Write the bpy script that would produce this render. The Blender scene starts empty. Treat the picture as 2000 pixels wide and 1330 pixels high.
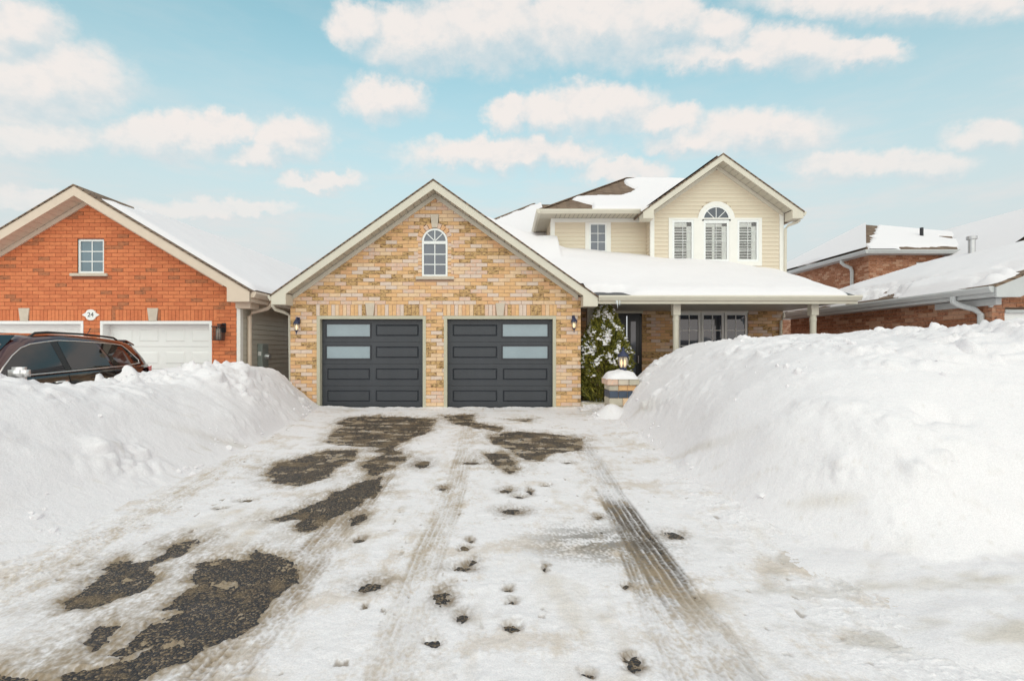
import bpy, bmesh, math, random
import numpy as np
from mathutils import Vector, Matrix
R = math.radians
SC = bpy.context.scene
COL = SC.collection
rnd = random.Random(7)

# ------------------------------------------------------------------ camera, sky, sun, exposure
EYE = 1.39
cam = bpy.data.cameras.new('camera'); camo = bpy.data.objects.new('camera', cam); COL.objects.link(camo)
camo.location = (0, 0, EYE); camo.rotation_euler = (R(90), 0, 0)
cam.sensor_width = 36; cam.lens = 18; cam.shift_x = 0.0075; cam.shift_y = 0.009
cam.clip_start = .05; cam.clip_end = 5000
SC.camera = camo

SUN_EL, SUN_AZ = 27, 179          # azimuth clockwise from +Y (the houses stand to +Y)
world = bpy.data.worlds.new('World'); SC.world = world; world.use_nodes = True
def build_sky():
    nt = world.node_tree; N = nt.nodes; L = nt.links
    N.clear()
    out = N.new('ShaderNodeOutputWorld'); bg = N.new('ShaderNodeBackground')
    bg.inputs['Strength'].default_value = .09
    sky = N.new('ShaderNodeTexSky'); sky.sky_type = 'NISHITA'; sky.sun_disc = False
    sky.sun_elevation = R(SUN_EL); sky.sun_rotation = R(SUN_AZ); sky.air_density = 1.0
    sky.dust_density = .8; sky.ozone_density = 1.6
    def m(op, a, b=None, c=None, clamp=False):
        n = N.new('ShaderNodeMath'); n.operation = op; n.use_clamp = clamp
        for i, v in enumerate((a, b, c)):
            if v is None: continue
            if isinstance(v, (int, float)): n.inputs[i].default_value = v
            else: L.new(v, n.inputs[i])
        return n.outputs[0]
    def vm(op, a, b=None, c=None, o=0):
        n = N.new('ShaderNodeVectorMath'); n.operation = op
        for i, v in enumerate((a, b, c)):
            if v is None: continue
            if isinstance(v, tuple): n.inputs[i].default_value = v
            else: L.new(v, n.inputs[i])
        return n.outputs[o]
    tc = N.new('ShaderNodeTexCoord'); d = tc.outputs['Generated']
    sp = N.new('ShaderNodeSeparateXYZ'); L.new(d, sp.inputs[0])
    az = m('ARCTAN2', sp.outputs[0], sp.outputs[1]); el = m('ARCSINE', sp.outputs[2])
    def noise(scale, detail, rough=.55, vec=d, dist=0):
        n = N.new('ShaderNodeTexNoise'); n.inputs['Scale'].default_value = scale
        n.inputs['Detail'].default_value = detail; n.inputs['Roughness'].default_value = rough
        n.inputs['Distortion'].default_value = dist
        L.new(vec, n.inputs['Vector']); return n
    ay = m('MAXIMUM', m('ABSOLUTE', sp.outputs[1]), .2)      # clouds hang in a flat layer: level bases
    uu = m('DIVIDE', sp.outputs[0], ay); vv = m('DIVIDE', sp.outputs[2], ay)
    cb = N.new('ShaderNodeCombineXYZ'); L.new(uu, cb.inputs[0]); L.new(vv, cb.inputs[1])
    p = cb.outputs[0]
    nz = noise(9, 6, .6, vec=vm('MULTIPLY', d, (1, 1, 1.5)))
    nz2 = noise(28, 5, .62)
    warp = vm('ADD', vm('MULTIPLY', vm('SUBTRACT', nz.outputs['Color'], (.5, .5, .5)), (.075, .05, 0)), vm('MULTIPLY', vm('SUBTRACT', nz2.outputs['Color'], (.5, .5, .5)), (.06, .065, 0)))
    pw = vm('ADD', p, warp)
    # cumulus banks: azimuth, elevation, half width, half height (degrees)
    spots = [(90,170,150,70),(35,60,85,50),(80,275,115,32),(330,268,140,34),(430,255,65,24),(560,272,72,38),(515,300,65,22),
             (820,80,130,48),(700,55,50,38),(960,60,160,62),(1150,55,180,60),(1300,40,80,45),(1420,108,150,26),(1550,98,120,38),(1685,106,80,24),(1385,62,80,34),
             (1760,10,270,30),(755,196,74,36),(1170,215,120,42),(1080,226,70,32),(995,225,45,28),(1290,238,80,28),(1480,262,135,38),(1340,278,80,22),
             (1000,302,190,26),(1925,266,78,26),(1790,326,105,25),(1640,326,110,24),(620,352,75,16),(420,410,150,16),(60,390,75,18),(1210,334,80,20)]
    clouds = [((cx - 985) / 1000, (683 - cy) / 1000, rx / 1000 * 1.15, ry / 1000 * 1.45) for cx, cy, rx, ry in spots]
    def field(vec):
        best = None
        for a, e, ra, re in clouds:
            q = vm('MULTIPLY_ADD', vec, (1 / ra, 1 / re, 0), (-a / ra, -e / re, 0))
            ln = vm('LENGTH', q, o=1)
            best = ln if best is None else m('MINIMUM', best, ln)
        return m('SUBTRACT', 1.0, best)
    D = field(pw)
    D2 = field(vm('ADD', pw, (-.012, .030, 0)))
    # more clouds all round the rest of the sky, from noise
    n2 = noise(3.2, 5, .55, vec=vm('MULTIPLY', d, (1, 1, 2.6)))
    far = m('MULTIPLY_ADD', n2.outputs['Fac'], 3.0, -1.30)
    behind = m('SUBTRACT', m('ABSOLUTE', uu), 1.12)
    behind = m('MAXIMUM', behind, m('SUBTRACT', vv, .80))
    behind = m('MULTIPLY', behind, 6, clamp=True)
    far = m('ADD', far, m('MULTIPLY', m('SUBTRACT', behind, 1.0), 3))
    D = m('MAXIMUM', m('ADD', D, .10), far)
    fine = noise(34, 4, .6, vec=vm('MULTIPLY', d, (1, 1, 1.4)))
    D = m('ADD', D, m('MULTIPLY_ADD', fine.outputs['Fac'], .34, -.17))
    mr = N.new('ShaderNodeMapRange'); mr.interpolation_type = 'SMOOTHSTEP'
    L.new(D, mr.inputs[0]); mr.inputs[1].default_value = -.14; mr.inputs[2].default_value = .46
    alpha = mr.outputs[0]
    # lit tops, greyer undersides
    sh = m('SUBTRACT', D, D2)
    mr2 = N.new('ShaderNodeMapRange'); mr2.interpolation_type = 'SMOOTHSTEP'; L.new(sh, mr2.inputs[0])
    mr2.inputs[1].default_value = -.85; mr2.inputs[2].default_value = .55
    lit = m('MULTIPLY_ADD', fine.outputs['Fac'], 1.3, m('SUBTRACT', mr2.outputs[0], .65), clamp=True)
    # undersides fade into the haze
    soft = m('MULTIPLY_ADD', mr2.outputs[0], .62, .36, clamp=True)
    alpha = m('MULTIPLY', alpha, soft)
    def mix(f, a, b, bt='MIX'):
        n = N.new('ShaderNodeMix'); n.data_type = 'RGBA'; n.blend_type = bt
        if isinstance(f, (int, float)): n.inputs[0].default_value = f
        else: L.new(f, n.inputs[0])
        for i, v in ((6, a), (7, b)):
            if isinstance(v, tuple): n.inputs[i].default_value = v
            else: L.new(v, n.inputs[i])
        return n.outputs[2]
    cl = mix(lit, (5.2, 5.75, 6.05, 1), (7.4, 6.95, 6.65, 1))
    tint = mix(1.0, sky.outputs[0], SKY_TINT, 'MULTIPLY')
    # milky winter haze low down
    hz = N.new('ShaderNodeMapRange'); hz.interpolation_type = 'SMOOTHSTEP'; L.new(el, hz.inputs[0])
    hz.inputs[1].default_value = .06; hz.inputs[2].default_value = .74; hz.inputs[3].default_value = 1.0; hz.inputs[4].default_value = .10
    base = mix(hz.outputs[0], tint, (5.6, 5.8, 5.9, 1))
    low = N.new('ShaderNodeMapRange'); L.new(el, low.inputs[0]); low.inputs[1].default_value = .12; low.inputs[2].default_value = .36
    low.inputs[3].default_value = .45; low.inputs[4].default_value = 1.0
    alpha = m('MULTIPLY', alpha, low.outputs[0])
    wn = noise(5.5, 6, .6, vec=vm('MULTIPLY', d, (1, 1, 4.5)))
    wr = N.new('ShaderNodeMapRange'); wr.interpolation_type = 'SMOOTHSTEP'; L.new(wn.outputs['Fac'], wr.inputs[0]); wr.inputs[1].default_value = .42; wr.inputs[2].default_value = .72
    wl = N.new('ShaderNodeMapRange'); L.new(el, wl.inputs[0]); wl.inputs[1].default_value = .22; wl.inputs[2].default_value = .42; wl.inputs[3].default_value = .75; wl.inputs[4].default_value = .12
    base = mix(m('MULTIPLY', wr.outputs[0], wl.outputs[0]), base, (6.3, 6.25, 6.2, 1))
    fin = mix(alpha, base, cl)
    L.new(fin, bg.inputs[0]); L.new(bg.outputs[0], out.inputs[0])
SKY_TINT = (1.2, 2.25, 1.66, 1)
build_sky()
sun = bpy.data.lights.new('sun', 'SUN'); sun.energy = 1.55; sun.angle = R(120); sun.color = (1, .85, .75)
suno = bpy.data.objects.new('sun', sun); COL.objects.link(suno)
sd = Vector((math.sin(R(SUN_AZ)) * math.cos(R(SUN_EL)), math.cos(R(SUN_AZ)) * math.cos(R(SUN_EL)), math.sin(R(SUN_EL))))
suno.rotation_euler = (-sd).to_track_quat('-Z', 'Y').to_euler(); suno.location = (-6, -14, 14)
SC.view_settings.view_transform = 'Standard'; SC.view_settings.look = 'None'
SC.view_settings.exposure = 0.44
SC.cycles.diffuse_bounces = 8; SC.cycles.max_bounces = 12; SC.view_settings.gamma = 1; SC.view_settings.use_curve_mapping = False

# ------------------------------------------------------------------ materials
M = {}
def mat(name, col, rough=.6, var=.12, scale=6, bump=0, bscale=60, metal=0, spec=.5, stretch=(1, 1, 1), dark=None, dscale=12, dthr=(.5, .62), damt=1, coat=0):
    mt = bpy.data.materials.new(name); mt.use_nodes = True
    nt = mt.node_tree; N = nt.nodes; L = nt.links
    b = N['Principled BSDF']
    b.inputs['Roughness'].default_value = rough; b.inputs['Metallic'].default_value = metal
    b.inputs['Specular IOR Level'].default_value = spec; b.inputs['Coat Weight'].default_value = coat
    g = N.new('ShaderNodeNewGeometry')
    mp = N.new('ShaderNodeVectorMath'); mp.operation = 'MULTIPLY'; mp.inputs[1].default_value = stretch
    L.new(g.outputs['Position'], mp.inputs[0])
    n = N.new('ShaderNodeTexNoise'); n.inputs['Scale'].default_value = scale; n.inputs['Detail'].default_value = 5
    n.inputs['Roughness'].default_value = .65
    L.new(mp.outputs[0], n.inputs['Vector'])
    mr = N.new('ShaderNodeMapRange'); L.new(n.outputs['Fac'], mr.inputs[0])
    mr.inputs[1].default_value = .25; mr.inputs[2].default_value = .75
    mr.inputs[3].default_value = 1 - var; mr.inputs[4].default_value = 1 + var
    mx = N.new('ShaderNodeMix'); mx.data_type = 'RGBA'; mx.blend_type = 'MULTIPLY'; mx.inputs[0].default_value = 1
    mx.inputs[6].default_value = (*col, 1); L.new(mr.outputs[0], mx.inputs[7])
    c = mx.outputs[2]
    if dark:
        n3 = N.new('ShaderNodeTexNoise'); n3.inputs['Scale'].default_value = dscale; n3.inputs['Detail'].default_value = 4
        n3.inputs['Roughness'].default_value = .7
        L.new(mp.outputs[0], n3.inputs['Vector'])
        r3 = N.new('ShaderNodeMapRange'); L.new(n3.outputs['Fac'], r3.inputs[0])
        r3.inputs[1].default_value, r3.inputs[2].default_value = dthr; r3.inputs[4].default_value = damt
        m3 = N.new('ShaderNodeMix'); m3.data_type = 'RGBA'; L.new(r3.outputs[0], m3.inputs[0]); L.new(c, m3.inputs[6])
        m3.inputs[7].default_value = (*dark, 1); c = m3.outputs[2]
    L.new(c, b.inputs['Base Color'])
    if bump:
        nb = N.new('ShaderNodeTexNoise'); nb.inputs['Scale'].default_value = bscale; nb.inputs['Detail'].default_value = 4
        L.new(mp.outputs[0], nb.inputs['Vector'])
        bp = N.new('ShaderNodeBump'); bp.inputs['Strength'].default_value = 1; bp.inputs['Distance'].default_value = bump
        L.new(nb.outputs['Fac'], bp.inputs['Height']); L.new(bp.outputs[0], b.inputs['Normal'])
    M[name] = mt
    return mt
def shingle(name, c1, c2, zrow=.085):
    mt = mat(name, c1, .9, .2, 3)
    nt = mt.node_tree; N = nt.nodes; L = nt.links; b = N['Principled BSDF']
    g = N.new('ShaderNodeNewGeometry'); s = N.new('ShaderNodeSeparateXYZ'); L.new(g.outputs['Position'], s.inputs[0])
    ad = N.new('ShaderNodeMath'); L.new(s.outputs[0], ad.inputs[0]); L.new(s.outputs[1], ad.inputs[1])
    cb = N.new('ShaderNodeCombineXYZ'); L.new(ad.outputs[0], cb.inputs[0]); L.new(s.outputs[2], cb.inputs[1])
    br = N.new('ShaderNodeTexBrick'); L.new(cb.outputs[0], br.inputs['Vector'])
    br.inputs['Scale'].default_value = 1; br.inputs['Brick Width'].default_value = .3; br.inputs['Row Height'].default_value = zrow
    br.inputs['Mortar Size'].default_value = .008; br.inputs['Color1'].default_value = (*c1, 1); br.inputs['Color2'].default_value = (*c2, 1)
    br.inputs['Mortar'].default_value = (c1[0] * .3, c1[1] * .3, c1[2] * .3, 1); br.inputs['Bias'].default_value = 0
    L.new(br.outputs['Color'], b.inputs['Base Color'])
    bp = N.new('ShaderNodeBump'); bp.inputs['Distance'].default_value = .01; bp.invert = True
    L.new(br.outputs['Fac'], bp.inputs['Height']); L.new(bp.outputs[0], b.inputs['Normal'])
def emis(name, col, s):
    mt = bpy.data.materials.new(name); mt.use_nodes = True
    b = mt.node_tree.nodes['Principled BSDF']; b.inputs['Base Color'].default_value = (*col, 1)
    b.inputs['Emission Color'].default_value = (*col, 1); b.inputs['Emission Strength'].default_value = s
    M[name] = mt
def clear_glass(name, tint=(.9, .95, .95), base=.06):
    mt = bpy.data.materials.new(name); mt.use_nodes = True
    nt = mt.node_tree; N = nt.nodes; L = nt.links
    tr = N.new('ShaderNodeBsdfTransparent'); tr.inputs[0].default_value = (*tint, 1)
    gl = N.new('ShaderNodeBsdfGlossy'); gl.inputs['Roughness'].default_value = .02
    fr = N.new('ShaderNodeFresnel'); fr.inputs[0].default_value = 1.5
    ad = N.new('ShaderNodeMath'); ad.inputs[1].default_value = base; L.new(fr.outputs[0], ad.inputs[0])
    mx = N.new('ShaderNodeMixShader'); L.new(ad.outputs[0], mx.inputs[0]); L.new(tr.outputs[0], mx.inputs[1]); L.new(gl.outputs[0], mx.inputs[2])
    L.new(mx.outputs[0], N['Material Output'].inputs[0]); M[name] = mt
def dark_glass(name, col, rough=.03, spec=.8):
    mat(name, col, rough, .15, 1.5, spec=spec)

# brick families
mat('brick_gold', (.72, .44, .22), .85, .16, 9, .003, 90, stretch=(1, 1, 2))
mat('brick_straw', (.75, .53, .34), .85, .14, 9, .003, 90, stretch=(1, 1, 2))
mat('brick_rose', (.71, .48, .36), .85, .14, 10, .003, 90, stretch=(1, 1, 2), dark=(.60, .50, .43), dscale=14)
mat('brick_pale', (.69, .55, .46), .85, .12, 10, .003, 90, stretch=(1, 1, 2))
mat('brick_orange', (.70, .41, .22), .85, .14, 9, .003, 90, stretch=(1, 1, 2))
mat('brick_rustic', (.58, .37, .17), .9, .25, 12, .012, 30, stretch=(1, 1, 2.2), dark=(.17, .095, .04), dscale=11, dthr=(.48, .64))
mat('mortar_tan', (.43, .28, .20), .95, .12, 20)
mat('red_a', (.60, .175, .07), .85, .16, 9, .003, 90, stretch=(1, 1, 2))
mat('red_b', (.67, .21, .085), .85, .16, 9, .003, 90, stretch=(1, 1, 2))
mat('red_c', (.46, .16, .07), .85, .16, 9, .003, 90, stretch=(1, 1, 2), dark=(.25, .10, .05), dscale=10)
mat('mortar_red', (.30, .10, .05), .95, .1, 20)
mat('rust_a', (.36, .15, .075), .9, .25, 10, .006, 60, stretch=(1, 1, 2), dark=(.20, .075, .04), dscale=14)
mat('rust_b', (.45, .21, .12), .9, .25, 10, .006, 60, stretch=(1, 1, 2), dark=(.24, .10, .06), dscale=14)
mat('rust_c', (.50, .28, .18), .9, .2, 10, .006, 60, stretch=(1, 1, 2))
mat('mortar_grey', (.38, .27, .20), .95, .12, 20)
mat('stone', (.58, .50, .41), .85, .10, 9, .002, 80)
mat('trim', (.63, .585, .49), .5, .05, 3)
mat('trim_white', (.80, .78, .73), .45, .03, 3)
mat('trim_pink', (.66, .54, .43), .5, .05, 3)
mat('vinyl_white', (.80, .81, .80), .4, .02, 3)
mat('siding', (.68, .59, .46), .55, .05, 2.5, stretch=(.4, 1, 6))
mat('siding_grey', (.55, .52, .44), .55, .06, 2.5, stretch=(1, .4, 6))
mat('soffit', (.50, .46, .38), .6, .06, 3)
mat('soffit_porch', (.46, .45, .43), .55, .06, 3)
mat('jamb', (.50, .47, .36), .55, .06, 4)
mat('concrete', (.50, .45, .36), .9, .12, 8, .002, 50)
mat('door_grey', (.042, .046, .056), .42, .12, 3, .0006, 260, stretch=(1, 1, .15))
mat('door_trim', (.022, .022, .03), .4, .1, 5)
mat('pane_frost', (.27, .34, .38), .16, .10, 1.6, spec=.8)
mat('door_white', (.82, .81, .80), .45, .03, 3)
mat('door_black', (.012, .013, .014), .3, .1, 5)
dark_glass('glass_dark', (.030, .042, .065), .03, 1.0)
dark_glass('glass_grey', (.11, .125, .16), .06, .9)
dark_glass('glass_blue', (.10, .17, .21), .06, .9)
clear_glass('glass_clear', (1, 1, 1), .03)
clear_glass('lamp_glass', (.97, .93, .85), .03)
def milky(mt):
    N = mt.node_tree.nodes; L = mt.node_tree.links; out = N['Material Output']; old = out.inputs[0].links[0].from_socket
    tl = N.new('ShaderNodeBsdfTranslucent'); tl.inputs[0].default_value = (.85, .82, .76, 1); df = N.new('ShaderNodeBsdfDiffuse'); df.inputs[0].default_value = (.7, .68, .64, 1)
    a = N.new('ShaderNodeMixShader'); a.inputs[0].default_value = .5; L.new(tl.outputs[0], a.inputs[1]); L.new(df.outputs[0], a.inputs[2])
    b = N.new('ShaderNodeMixShader'); b.inputs[0].default_value = .5; L.new(old, b.inputs[1]); L.new(a.outputs[0], b.inputs[2]); L.new(b.outputs[0], out.inputs[0])
milky(M['lamp_glass'])
mat('shutter', (.86, .87, .83), .5, .03, 4)
mat('black_iron', (.012, .012, .016), .4, .1, 20)
mat('blue_iron', (.020, .028, .075), .4, .2, 20)
mat('metal_grey', (.30, .34, .32), .45, .08, 10, metal=.2)
mat('galv', (.55, .56, .57), .35, .1, 10, metal=.8)
mat('gutter_grey', (.50, .51, .51), .4, .06, 3)
emis('bulb', (1, .74, .42), 1.3)
emis('bulb_dim', (1, .78, .48), 1.6)
shingle('shingle_brown', (.155, .10, .065), (.25, .175, .12))
mat('shingle_wet', (.035, .038, .045), .5, .2, 20)
mat('interior', (.03, .03, .033), .9, .1, 3)  # near-black: darkness of unlit hollows put into the colour
mat('paint', (.008, .006, .008), .10, .1, 2, spec=.6, coat=1)
mat('maroon_reflection', (.05, .008, .006), .08, .1, 2, spec=.6, coat=1)  # maroon reflection on the upper body, put into the paint colour
mat('car_glass', (.006, .007, .008), .02, .1, 2, spec=.9)
mat('chrome', (.75, .73, .71), .12, .02, 2, metal=1)
mat('chrome_satin', (.82, .81, .80), .32, .02, 2, metal=.7)
mat('rubber', (.015, .015, .015), .8, .1, 10)
mat('taillight', (.55, .02, .02), .15, .05, 8, spec=.8)
mat('headlight', (.6, .62, .65), .08, .05, 8, spec=.8)
mat('bark', (.09, .06, .04), .9, .2, 10, .01, 30)
mat('slate', (.05, .07, .11), .5, .2, 12)
mat('plaque', (.82, .82, .80), .4, .02, 8)
mat('ink', (.06, .06, .06), .5, .02, 8)
mat('ice', (.75, .8, .85), .1, .02, 8)

def snow_mat(name, attr=False, bump=.012, bscale=14):
    mt = bpy.data.materials.new(name); mt.use_nodes = True
    nt = mt.node_tree; N = nt.nodes; L = nt.links; b = N['Principled BSDF']
    b.inputs['Roughness'].default_value = .75; b.inputs['Specular IOR Level'].default_value = .25
    g = N.new('ShaderNodeNewGeometry')
    if attr:
        a = N.new('ShaderNodeAttribute'); a.attribute_name = 'dirt'
        n = N.new('ShaderNodeTexNoise'); n.inputs['Scale'].default_value = 120; n.inputs['Detail'].default_value = 3
        L.new(g.outputs['Position'], n.inputs['Vector'])
        mr = N.new('ShaderNodeMapRange'); L.new(n.outputs['Fac'], mr.inputs[0]); mr.inputs[1].default_value = .3; mr.inputs[2].default_value = .7
        mr.inputs[3].default_value = .90; mr.inputs[4].default_value = 1.06
        mx = N.new('ShaderNodeMix'); mx.data_type = 'RGBA'; mx.blend_type = 'MULTIPLY'; mx.inputs[0].default_value = 1
        L.new(a.outputs['Color'], mx.inputs[6]); L.new(mr.outputs[0], mx.inputs[7]); L.new(mx.outputs[2], b.inputs['Base Color'])
    else:
        b.inputs['Base Color'].default_value = (.80, .778, .795, 1)
    n1 = N.new('ShaderNodeTexNoise'); n1.inputs['Scale'].default_value = bscale; n1.inputs['Detail'].default_value = 8; n1.inputs['Roughness'].default_value = .62
    L.new(g.outputs['Position'], n1.inputs['Vector'])
    bp = N.new('ShaderNodeBump'); bp.inputs['Distance'].default_value = bump; bp.inputs['Strength'].default_value = .9
    L.new(n1.outputs['Fac'], bp.inputs['Height']); L.new(bp.outputs[0], b.inputs['Normal'])
    M[name] = mt
snow_mat('snow', False, .010, 9)
snow_mat('snow_roof', False, .012, 3)
snow_mat('snow_drive', True, .006, 40)
snow_mat('snow_bank', True, .012, 16)
def asphalt():
    mt = bpy.data.materials.new('asphalt'); mt.use_nodes = True
    nt = mt.node_tree; N = nt.nodes; L = nt.links; b = N['Principled BSDF']
    g = N.new('ShaderNodeNewGeometry')
    v = N.new('ShaderNodeTexVoronoi'); v.inputs['Scale'].default_value = 95; L.new(g.outputs['Position'], v.inputs['Vector'])
    sp = N.new('ShaderNodeSeparateColor'); L.new(v.outputs['Color'], sp.inputs[0])
    cr = N.new('ShaderNodeValToRGB'); L.new(sp.outputs[0], cr.inputs[0])
    e = cr.color_ramp.elements
    e[0].position = 0; e[0].color = (.012, .012, .015, 1); e[1].position = 1; e[1].color = (.28, .21, .14, 1)
    x = e.new(.5); x.color = (.026, .024, .026, 1); x = e.new(.72); x.color = (.075, .056, .038, 1); x = e.new(.9); x.color = (.17, .12, .07, 1)
    n = N.new('ShaderNodeTexNoise'); n.inputs['Scale'].default_value = 3.4; n.inputs['Detail'].default_value = 8; n.inputs['Roughness'].default_value = .6
    L.new(g.outputs['Position'], n.inputs['Vector'])
    sy = N.new('ShaderNodeSeparateXYZ'); L.new(g.outputs['Position'], sy.inputs[0])
    my = N.new('ShaderNodeMapRange'); L.new(sy.outputs[1], my.inputs[0]); my.inputs[1].default_value = 4.5; my.inputs[2].default_value = 8; my.inputs[4].default_value = .05
    ad = N.new('ShaderNodeMath'); L.new(n.outputs['Fac'], ad.inputs[0]); L.new(my.outputs[0], ad.inputs[1])
    mr = N.new('ShaderNodeMapRange'); mr.interpolation_type = 'SMOOTHSTEP'; L.new(ad.outputs[0], mr.inputs[0]); mr.inputs[1].default_value = .53; mr.inputs[2].default_value = .62
    mr.inputs[4].default_value = .55
    mx = N.new('ShaderNodeMix'); mx.data_type = 'RGBA'; L.new(mr.outputs[0], mx.inputs[0]); L.new(cr.outputs[0], mx.inputs[6])
    fl = N.new('ShaderNodeMix'); fl.data_type = 'RGBA'; L.new(sp.outputs[1], fl.inputs[0]); fl.inputs[6].default_value = (.13, .09, .05, 1); fl.inputs[7].default_value = (.30, .215, .125, 1)
    L.new(fl.outputs[2], mx.inputs[7]); L.new(mx.outputs[2], b.inputs['Base Color'])
    rr = N.new('ShaderNodeMapRange'); L.new(n.outputs['Fac'], rr.inputs[0]); rr.inputs[1].default_value = .35; rr.inputs[2].default_value = .6
    rr.inputs[3].default_value = .38; rr.inputs[4].default_value = .75; L.new(rr.outputs[0], b.inputs['Roughness'])
    bp = N.new('ShaderNodeBump'); bp.inputs['Distance'].default_value = .006; bp.invert = True
    L.new(v.outputs['Distance'], bp.inputs['Height']); L.new(bp.outputs[0], b.inputs['Normal'])
    M['asphalt'] = mt
asphalt()
def leafmat(name, a, b_):
    mt = bpy.data.materials.new(name); mt.use_nodes = True
    nt = mt.node_tree; N = nt.nodes; L = nt.links; b = N['Principled BSDF']; b.inputs['Roughness'].default_value = .6
    g = N.new('ShaderNodeNewGeometry'); cr = N.new('ShaderNodeValToRGB'); L.new(g.outputs['Random Per Island'], cr.inputs[0])
    cr.color_ramp.elements[0].color = (*a, 1); cr.color_ramp.elements[1].color = (*b_, 1); L.new(cr.outputs[0], b.inputs['Base Color'])
    M[name] = mt
leafmat('cedar', (.045, .055, .010), (.30, .27, .035))

# ------------------------------------------------------------------ mesh helpers
class MB:
    def __init__(s): s.v = []; s.f = []; s.m = []; s.mi = 0
    def add(s, vs, fs):
        o = len(s.v); s.v += [tuple(q) for q in vs]
        for f in fs: s.f.append(tuple(i + o for i in f)); s.m.append(s.mi)
        return s
    def box(s, x0, x1, y0, y1, z0, z1):
        return s.add([(x0, y0, z0), (x1, y0, z0), (x1, y1, z0), (x0, y1, z0), (x0, y0, z1), (x1, y0, z1), (x1, y1, z1), (x0, y1, z1)],
                     [(0, 3, 2, 1), (4, 5, 6, 7), (0, 1, 5, 4), (1, 2, 6, 5), (2, 3, 7, 6), (3, 0, 4, 7)])
    def prism(s, poly, y0, y1):            # polygon in x,z (counter-clockwise seen from -Y), extruded along y
        n = len(poly)
        vs = [(x, y0, z) for x, z in poly] + [(x, y1, z) for x, z in poly]
        fs = [tuple(range(n)), tuple(range(2 * n - 1, n - 1, -1))]
        fs += [(i, i + n, (i + 1) % n + n, (i + 1) % n) for i in range(n)]
        return s.add(vs, fs)
    def prismx(s, poly, x0, x1):           # polygon in y,z extruded along x
        n = len(poly)
        vs = [(x0, y, z) for y, z in poly] + [(x1, y, z) for y, z in poly]
        fs = [tuple(range(n - 1, -1, -1)), tuple(range(n, 2 * n))]
        fs += [(i, (i + 1) % n, (i + 1) % n + n, i + n) for i in range(n)]
        return s.add(vs, fs)
    def slab(s, pts, t):                   # planar quad/poly thickened downwards
        n = len(pts)
        vs = list(pts) + [(x, y, z - t) for x, y, z in pts]
        fs = [tuple(range(n)), tuple(range(2 * n - 1, n - 1, -1))]
        fs += [(i, i + n, (i + 1) % n + n, (i + 1) % n) for i in range(n)]
        return s.add(vs, fs)
    def tube(s, path, r, n=10, cap=True, r2=None, sq=False):
        path = [Vector(q) for q in path]; k = len(path); vs = []; fs = []
        up = Vector((0, 0, 1))
        for i, q in enumerate(path):
            d = (path[min(i + 1, k - 1)] - path[max(i - 1, 0)]).normalized()
            a = d.cross(up if abs(d.z) < .95 else Vector((1, 0, 0))).normalized(); b = d.cross(a)
            rr = r[i] if isinstance(r, (list, tuple)) else r
            for j in range(n):
                t = 2 * math.pi * (j + (.5 if sq else 0)) / n
                ca, sa = math.cos(t), math.sin(t)
                vs.append(q + a * ca * rr + b * sa * (rr if r2 is None else r2))
        for i in range(k - 1):
            for j in range(n):
                fs.append((i * n + j, i * n + (j + 1) % n, (i + 1) * n + (j + 1) % n, (i + 1) * n + j))
        if cap: fs += [tuple(range(n - 1, -1, -1)), tuple(range((k - 1) * n, k * n))]
        return s.add(vs, fs)
    def lathe(s, prof, cx, cy, n=16):      # prof: (radius, z)
        vs = []; fs = []
        for r, z in prof:
            for j in range(n):
                t = 2 * math.pi * j / n; vs.append((cx + r * math.cos(t), cy + r * math.sin(t), z))
        for i in range(len(prof) - 1):
            for j in range(n):
                fs.append((i * n + j, i * n + (j + 1) % n, (i + 1) * n + (j + 1) % n, (i + 1) * n + j))
        fs += [tuple(range(n - 1, -1, -1)), tuple(range((len(prof) - 1) * n, len(prof) * n))]
        return s.add(vs, fs)
    def build(s, name, mats, parent=None, smooth=False, bevel=0, fix=True, **props):
        off = parent_loc(parent)
        me = bpy.data.meshes.new(name)
        me.from_pydata([(x - off[0], y - off[1], z - off[2]) for x, y, z in s.v], [], s.f)
        for k in ([mats] if isinstance(mats, str) else mats): me.materials.append(M[k])
        me.polygons.foreach_set('material_index', s.m)
        if fix:
            bm = bmesh.new(); bm.from_mesh(me); bmesh.ops.recalc_face_normals(bm, faces=bm.faces)
            if bevel:
                bmesh.ops.bevel(bm, geom=list(bm.edges), offset=bevel, segments=1, affect='EDGES', clamp_overlap=True)
            bm.to_mesh(me); bm.free()
        if smooth: me.polygons.foreach_set('use_smooth', [True] * len(me.polygons))
        o = bpy.data.objects.new(name, me); COL.objects.link(o)
        if parent is not None: o.parent = parent
        for k, v in props.items(): o[k] = v
        return o
LOC = {}
def parent_loc(p):
    while p is not None:
        if p.name in LOC: return LOC[p.name]
        p = p.parent
    return (0, 0, 0)
def thing(name, loc, label, cat, group=None):
    o = bpy.data.objects.new(name, None); COL.objects.link(o); o.location = loc; o.empty_display_size = .2
    LOC[o.name] = loc; o['label'] = label; o['category'] = cat
    if group: o['group'] = group
    return o
def boxo(name, mt, parent, *a, bevel=0, **k): return MB().box(*a).build(name, mt, parent, bevel=bevel, **k)

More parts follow.
